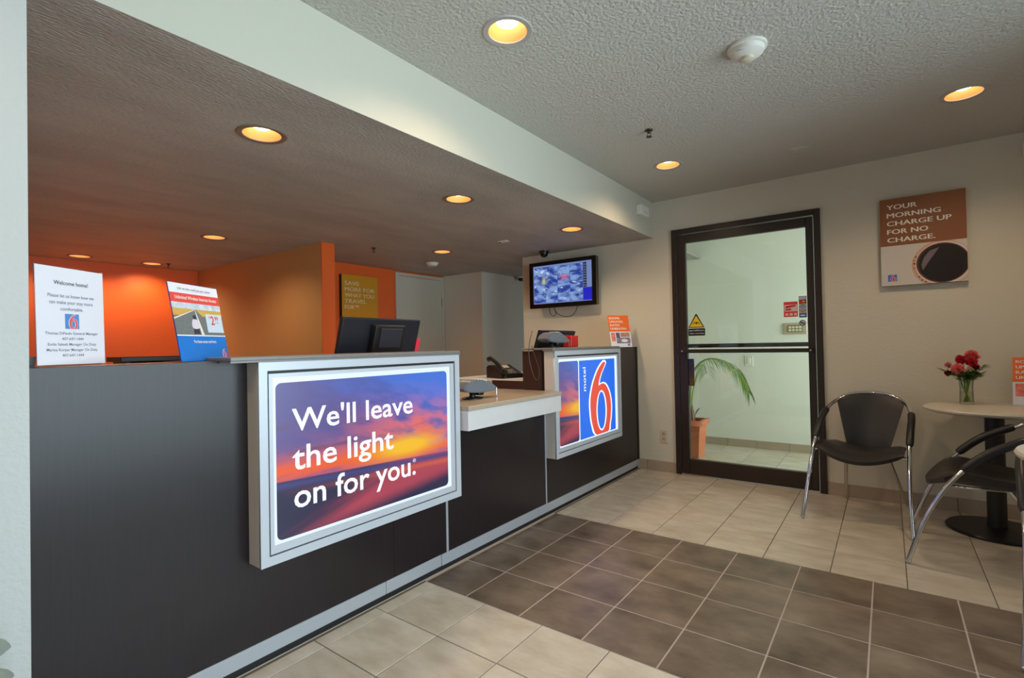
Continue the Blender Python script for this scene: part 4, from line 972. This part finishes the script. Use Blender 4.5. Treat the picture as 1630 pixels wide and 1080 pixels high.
for n_, (dx, dy, dz, r_, m_, s_) in enumerate(((0.028, 0.00, 0.300, 0.032, PINK, 'large pink carnation, topmost of the bouquet'), (-0.022, -0.02, 0.280, 0.025, RED_, 'crimson carnation left of the topmost pink bloom'), (0.026, -0.035, 0.262, 0.025, RED_, 'crimson carnation just below the topmost pink bloom'),
        (-0.038, -0.035, 0.222, 0.029, PINK, 'pink carnation low in the middle of the bouquet'), (-0.082, 0.00, 0.246, 0.017, PALE, 'small pale pink carnation at the left of the bouquet'), (-0.084, -0.01, 0.194, 0.017, DRED, 'small dark red carnation lowest at the left'),
        (0.014, -0.045, 0.224, 0.014, CREAM, 'small cream carnation in the bouquet centre'), (0.046, -0.010, 0.232, 0.016, DRED, 'small dark red carnation at the right of the bouquet'))):
    t = thing('carnation', s_, 'flower', (VX, VY, VZ + 0.016), 0, 'carnations in the glass vase')
    h = obj('bloom', bloom(r_ * 1.35, None, n_ + 1), m_, t, True); h.location = (dx, dy, dz - 0.016)
    h.rotation_euler = (radians(48 if dy < 0 else 30), radians(dx * 380), 0)
    obj('stem', G().tube(bez([(-dx * 0.22, -dy * 0.2, 0.0), (dx * 0.22, dy * 0.2, 0.09), (dx * 0.40, dy * 0.4, 0.160), (dx, dy, dz - 0.018)], 4), 0.0024, 6), STEM, t, True)
    obj('calyx', G().lathe([(0.0028, -0.016), (0.007, -0.010), (0.009, 0.0), (0, 0.0)], c=(dx, dy, dz - 0.018), seg=8), STEM, t, True)
def sprig(ax, ay, az, n, label, seed):
    rn = random.Random(seed)
    t = thing('leaf_sprig', label, 'leaves', (VX, VY, VZ + 0.016), 0, 'green sprigs in the glass vase')
    path = bez([(-ax * 0.18, -ay * 0.18, 0.0), (ax * 0.15, ay * 0.15, 0.10), (ax * 0.38, ay * 0.38, 0.160), (ax, ay, az)], 4)
    obj('stem', G().tube(path, 0.0018, 5), STEM, t, True)
    g = G(); L = len(path)
    for k in range(n):
        p = path[int(L * (0.48 + 0.5 * k / n))]
        a = rn.uniform(0, 2 * pi); ln = rn.uniform(0.032, 0.060)
        d = Vector((cos(a) + ax * 6, sin(a) + ay * 6, rn.uniform(-0.2, 0.9))).normalized(); sd = d.cross(Vector((0, 0, 1))).normalized() * ln * 0.17
        A, Bq, Cq, Dq = p, p + d * ln * 0.5 + sd, p + d * ln, p + d * ln * 0.5 - sd
        up = Vector((0, 0, 0.0012))
        g.bm.faces.new([g.bm.verts.new(q) for q in (A, Bq, Cq, Dq)])
    lf = obj('foliage', g, LEAFB, t); lf['kind'] = 'stuff'
for n_, (ax, ay, az, s_) in enumerate(((0.082, -0.02, 0.225, 'tallest green sprig at the right of the bouquet'), (0.070, 0.01, 0.170, 'green sprig drooping at the right of the vase rim'), (-0.10, 0.0, 0.190, 'thin green sprig reaching out left of the bouquet'), (-0.05, -0.04, 0.165, 'green sprig over the left vase rim'), (0.0, -0.055, 0.185, 'green sprig in front of the vase middle'), (0.035, -0.045, 0.160, 'short green sprig over the right front of the rim'))):
    sprig(ax, ay, az, 54, s_, n_ + 20)

# ------------------------------------------------------------------ palm in the entrance hall
pp = thing('potted_palm', 'green palm in a square terracotta pot behind the glass door', 'potted plant', (-1.64, 5.245, 0))
def frustum(h0, h1, z0, z1):
    g = G(); a = [g.bm.verts.new((sx * h0, sy * h0, z0)) for sx, sy in ((-1, -1), (1, -1), (1, 1), (-1, 1))]; b = [g.bm.verts.new((sx * h1, sy * h1, z1)) for sx, sy in ((-1, -1), (1, -1), (1, 1), (-1, 1))]
    g.bm.faces.new(a[::-1]); g.bm.faces.new(b)
    for i in range(4): g.bm.faces.new((a[i], a[(i + 1) % 4], b[(i + 1) % 4], b[i]))
    bmesh.ops.bevel(g.bm, geom=g.bm.edges[:], offset=0.004, segments=1, affect='EDGES'); return g
pot = obj('pot', frustum(0.100, 0.118, 0, 0.27), M_TERRA, pp)
obj('pot_collar', frustum(0.122, 0.126, 0.262, 0.33), M_TERRA, pot)
g = G()
for sx, sy, ex, ey in ((0, -1, 0.142, 0.02), (0, 1, 0.142, 0.02), (-1, 0, 0.02, 0.142), (1, 0, 0.02, 0.142)):
    pass
me = flat_mesh([[(-.144, -.144), (.144, -.144), (.144, .144), (-.144, .144)], [(-.112, -.112), (.112, -.112), (.112, .112), (-.112, .112)]], 0.05)
for v in me.vertices: v.co.z += 0.352
finish(me, 'pot_rim', M_TERRA, pot, False)
obj('soil', G().box(-0.115, 0.115, -0.115, 0.115, 0.325, 0.345), mat('potting_soil', (62, 44, 34), 0.95, vary=0.4, vscale=60), pp)
for k in range(7):
    a = 2 * pi * k / 7 + 0.3
    obj('leaf_base', G().tube(bez([(0.035 * cos(a), 0.035 * sin(a), 0.34), (0.028 * cos(a), 0.028 * sin(a), 0.43), (0.015 * cos(a), 0.015 * sin(a), 0.54)], 3), [0.014, 0.014, 0.013, 0.012, 0.010, 0.007, 0.004], 6), mat('palm_base', (150, 116, 88), 0.7, vary=0.35, vscale=30), pp, True)
def frond(pts, n, ln, seed, droop=0.7, spread=0.75):
    rn = random.Random(seed); path = bez(pts, 8); L = len(path)
    st = obj('frond', G().tube(path, [0.009 * (1 - 0.8 * i / L) + 0.0015 for i in range(L)], 6), mat('palm_stalk', (126, 158, 66), 0.45), pp, True)
    g = G()
    for k in range(n):
        q = 0.34 + 0.655 * k / n; i = q * (L - 1); i0 = min(int(i), L - 2); p = path[i0].lerp(path[i0 + 1], i - i0)
        t = (path[i0 + 1] - path[i0]).normalized()
        sd0 = t.cross(Vector((0, 0, 1))); sd0 = sd0.normalized() if sd0.length > 1e-3 else Vector((0, 1, 0))
        l_ = ln * (0.55 + 0.45 * sin(pi * (0.15 + 0.8 * (q - 0.3) / 0.7))) * rn.uniform(0.85, 1.1)
        for s_ in (-1, 1):
            d = (t * 0.62 + sd0 * s_ * spread + Vector((0, 0, rn.uniform(-.05, .25)))).normalized()
            wv = d.cross(Vector((0, 0, 1))).normalized() * 0.0068
            rows = []
            for m_ in range(5):
                f_ = m_ / 4
                c = p + d * l_ * f_ + Vector((0, 0, -droop * l_ * f_ * f_))
                wd = wv * (0.5 + 1.0 * f_ if f_ < .4 else 1.5 * (1 - f_) + 0.05)
                rows.append((g.bm.verts.new(c - wd), g.bm.verts.new(c + wd)))
            for A, Bq in zip(rows, rows[1:]): g.bm.faces.new((A[0], A[1], Bq[1], Bq[0]))
    lf = obj('leaflets', g, M_LEAF, st, True); lf['kind'] = 'stuff'
frond([(0.0, 0.0, 0.40), (0.015, -0.03, 0.66), (0.055, -0.06, 0.86), (0.175, -0.09, 0.985), (0.335, -0.10, 0.985), (0.49, -0.11, 0.88), (0.585, -0.115, 0.70)], 34, 0.20, 3)
frond([(0.0, 0.02, 0.40), (-0.03, 0.04, 0.75), (-0.12, 0.05, 1.0), (-0.28, 0.06, 1.05), (-0.42, 0.07, 0.90)], 26, 0.20, 4)
frond([(0.0, -0.01, 0.40), (-0.02, -0.06, 0.62), (-0.05, -0.16, 0.78), (-0.10, -0.30, 0.80), (-0.15, -0.40, 0.70)], 24, 0.16, 5)
frond([(0.0, 0.01, 0.40), (0.02, 0.03, 0.66), (0.05, 0.12, 0.85), (0.06, 0.28, 0.92), (0.05, 0.42, 0.82)], 24, 0.17, 6)
obj('spear_leaf', G().tube(bez([(0.05, -0.04, 0.34), (0.062, -0.06, 0.42), (0.085, -0.07, 0.47), (0.115, -0.075, 0.505)], 4), [0.003] * 6 + [0.006] * 5 + [0.003, 0.001], 6), mat('dry_leaf', (92, 84, 84), 0.7), pp, True)

# ------------------------------------------------------------------ small wall fittings
ou = thing('wall_outlet', 'cream double socket low on the wall left of the glass door', 'socket', (-1.644, YB, 0.318))
obj('plate', G().box(-0.036, 0.036, -0.006, 0, -0.060, 0.060, 0.002), mat('outlet_cream', (206, 194, 172), 0.5), ou)
for z in (-0.024, 0.024):
    q = obj('socket_face', G().box(-0.017, 0.017, -0.0085, -0.006, z - 0.016, z + 0.016, 0.002), mat('outlet_face', (186, 172, 150), 0.5), ou)
    for x in (-0.007, 0.005): obj('slot', G().box(x, x + 0.002, -0.0092, -0.0084, z - 0.004, z + 0.007), M_TOE, q)
sw = thing('light_switch', 'white switch plate on the hall wall behind the glass', 'switch', (-1.218, 5.96, 0.948))
obj('plate', G().box(-0.040, 0.040, -0.007, 0, -0.057, 0.057, 0.002), M_WHITE, sw)
obj('rocker', G().box(-0.016, 0.016, -0.011, -0.007, -0.032, 0.032, 0.002), mat('rocker_white', (232, 230, 222), 0.4), sw)
ic = thing('entry_panel', 'beige entry keypad panel on the hall wall behind the glass', 'intercom', (-0.768, 5.96, 1.286))
obj('plate', G().box(-0.104, 0.104, -0.014, 0, -0.058, 0.058, 0.003), mat('panel_beige', (176, 158, 136), 0.5), ic)
obj('inset', G().box(-0.066, 0.070, -0.018, -0.014, -0.034, 0.034, 0.002), M_DKGREY, ic)
for i in range(4):
    for j in range(2): obj('key', G().box(-0.060 + i * 0.032, -0.034 + i * 0.032, -0.021, -0.018, -0.029 + j * 0.031, -0.004 + j * 0.031, 0.001), mat('panel_key', (206, 202, 160), 0.5), ic)

# leaves built for an unclear grey shape at the lower left picture edge
lp = thing('potted_plant', 'grey green leaf tips against the white pillar at the lower left', 'potted plant', (-1.50, 0.02, 0))
obj('pot', G().lathe([(0, 0), (0.09, 0), (0.12, 0.20), (0.125, 0.22), (0.108, 0.22), (0.10, 0.19), (0, 0.19)], seg=24), M_GREY, lp, True)
def leaf(tip, base, w):
    tip, base = Vector(tip), Vector(base); d = tip - base; sd = d.cross(Vector((1, 0, 0.1))).normalized(); nn = d.cross(sd).normalized()
    g = G(); rows = []
    for k in range(9):
        f_ = k / 8; c = base + d * f_ + Vector((0, 0, 0.05 * sin(pi * f_))); ww = w * sin(pi * min(0.97, 0.08 + 0.88 * f_)) ** 0.7
        rows.append((g.bm.verts.new(c - sd * ww + nn * 0.003), g.bm.verts.new(c - nn * 0.004), g.bm.verts.new(c + sd * ww + nn * 0.003)))
    for A, Bq in zip(rows, rows[1:]):
        g.bm.faces.new((A[0], A[1], Bq[1], Bq[0])); g.bm.faces.new((A[1], A[2], Bq[2], Bq[1]))
    return g
M_GLEAF = mat('grey_green_leaf', (132, 140, 132), 0.6, vary=0.2, vscale=20)
for tip, base, w in (((-0.10, 0.209, 0.52), (-0.05, 0.03, 0.44), 0.050), ((-0.10, 0.214, 0.452), (-0.04, 0.05, 0.37), 0.046), ((0.12, 0.02, 0.50), (0.02, 0, 0.40), 0.03), ((-0.08, -0.16, 0.50), (-0.01, -0.02, 0.40), 0.03), ((0.06, -0.15, 0.56), (0.01, -0.01, 0.42), 0.03)):
    l_ = obj('leaf', leaf(tip, base, w), M_GLEAF, lp, True)
    obj('leaf_stalk', G().tube(bez([(0, 0, 0.19), (base[0] * 0.4, base[1] * 0.4, 0.30), base], 4), 0.004, 6), M_GLEAF, l_, True)
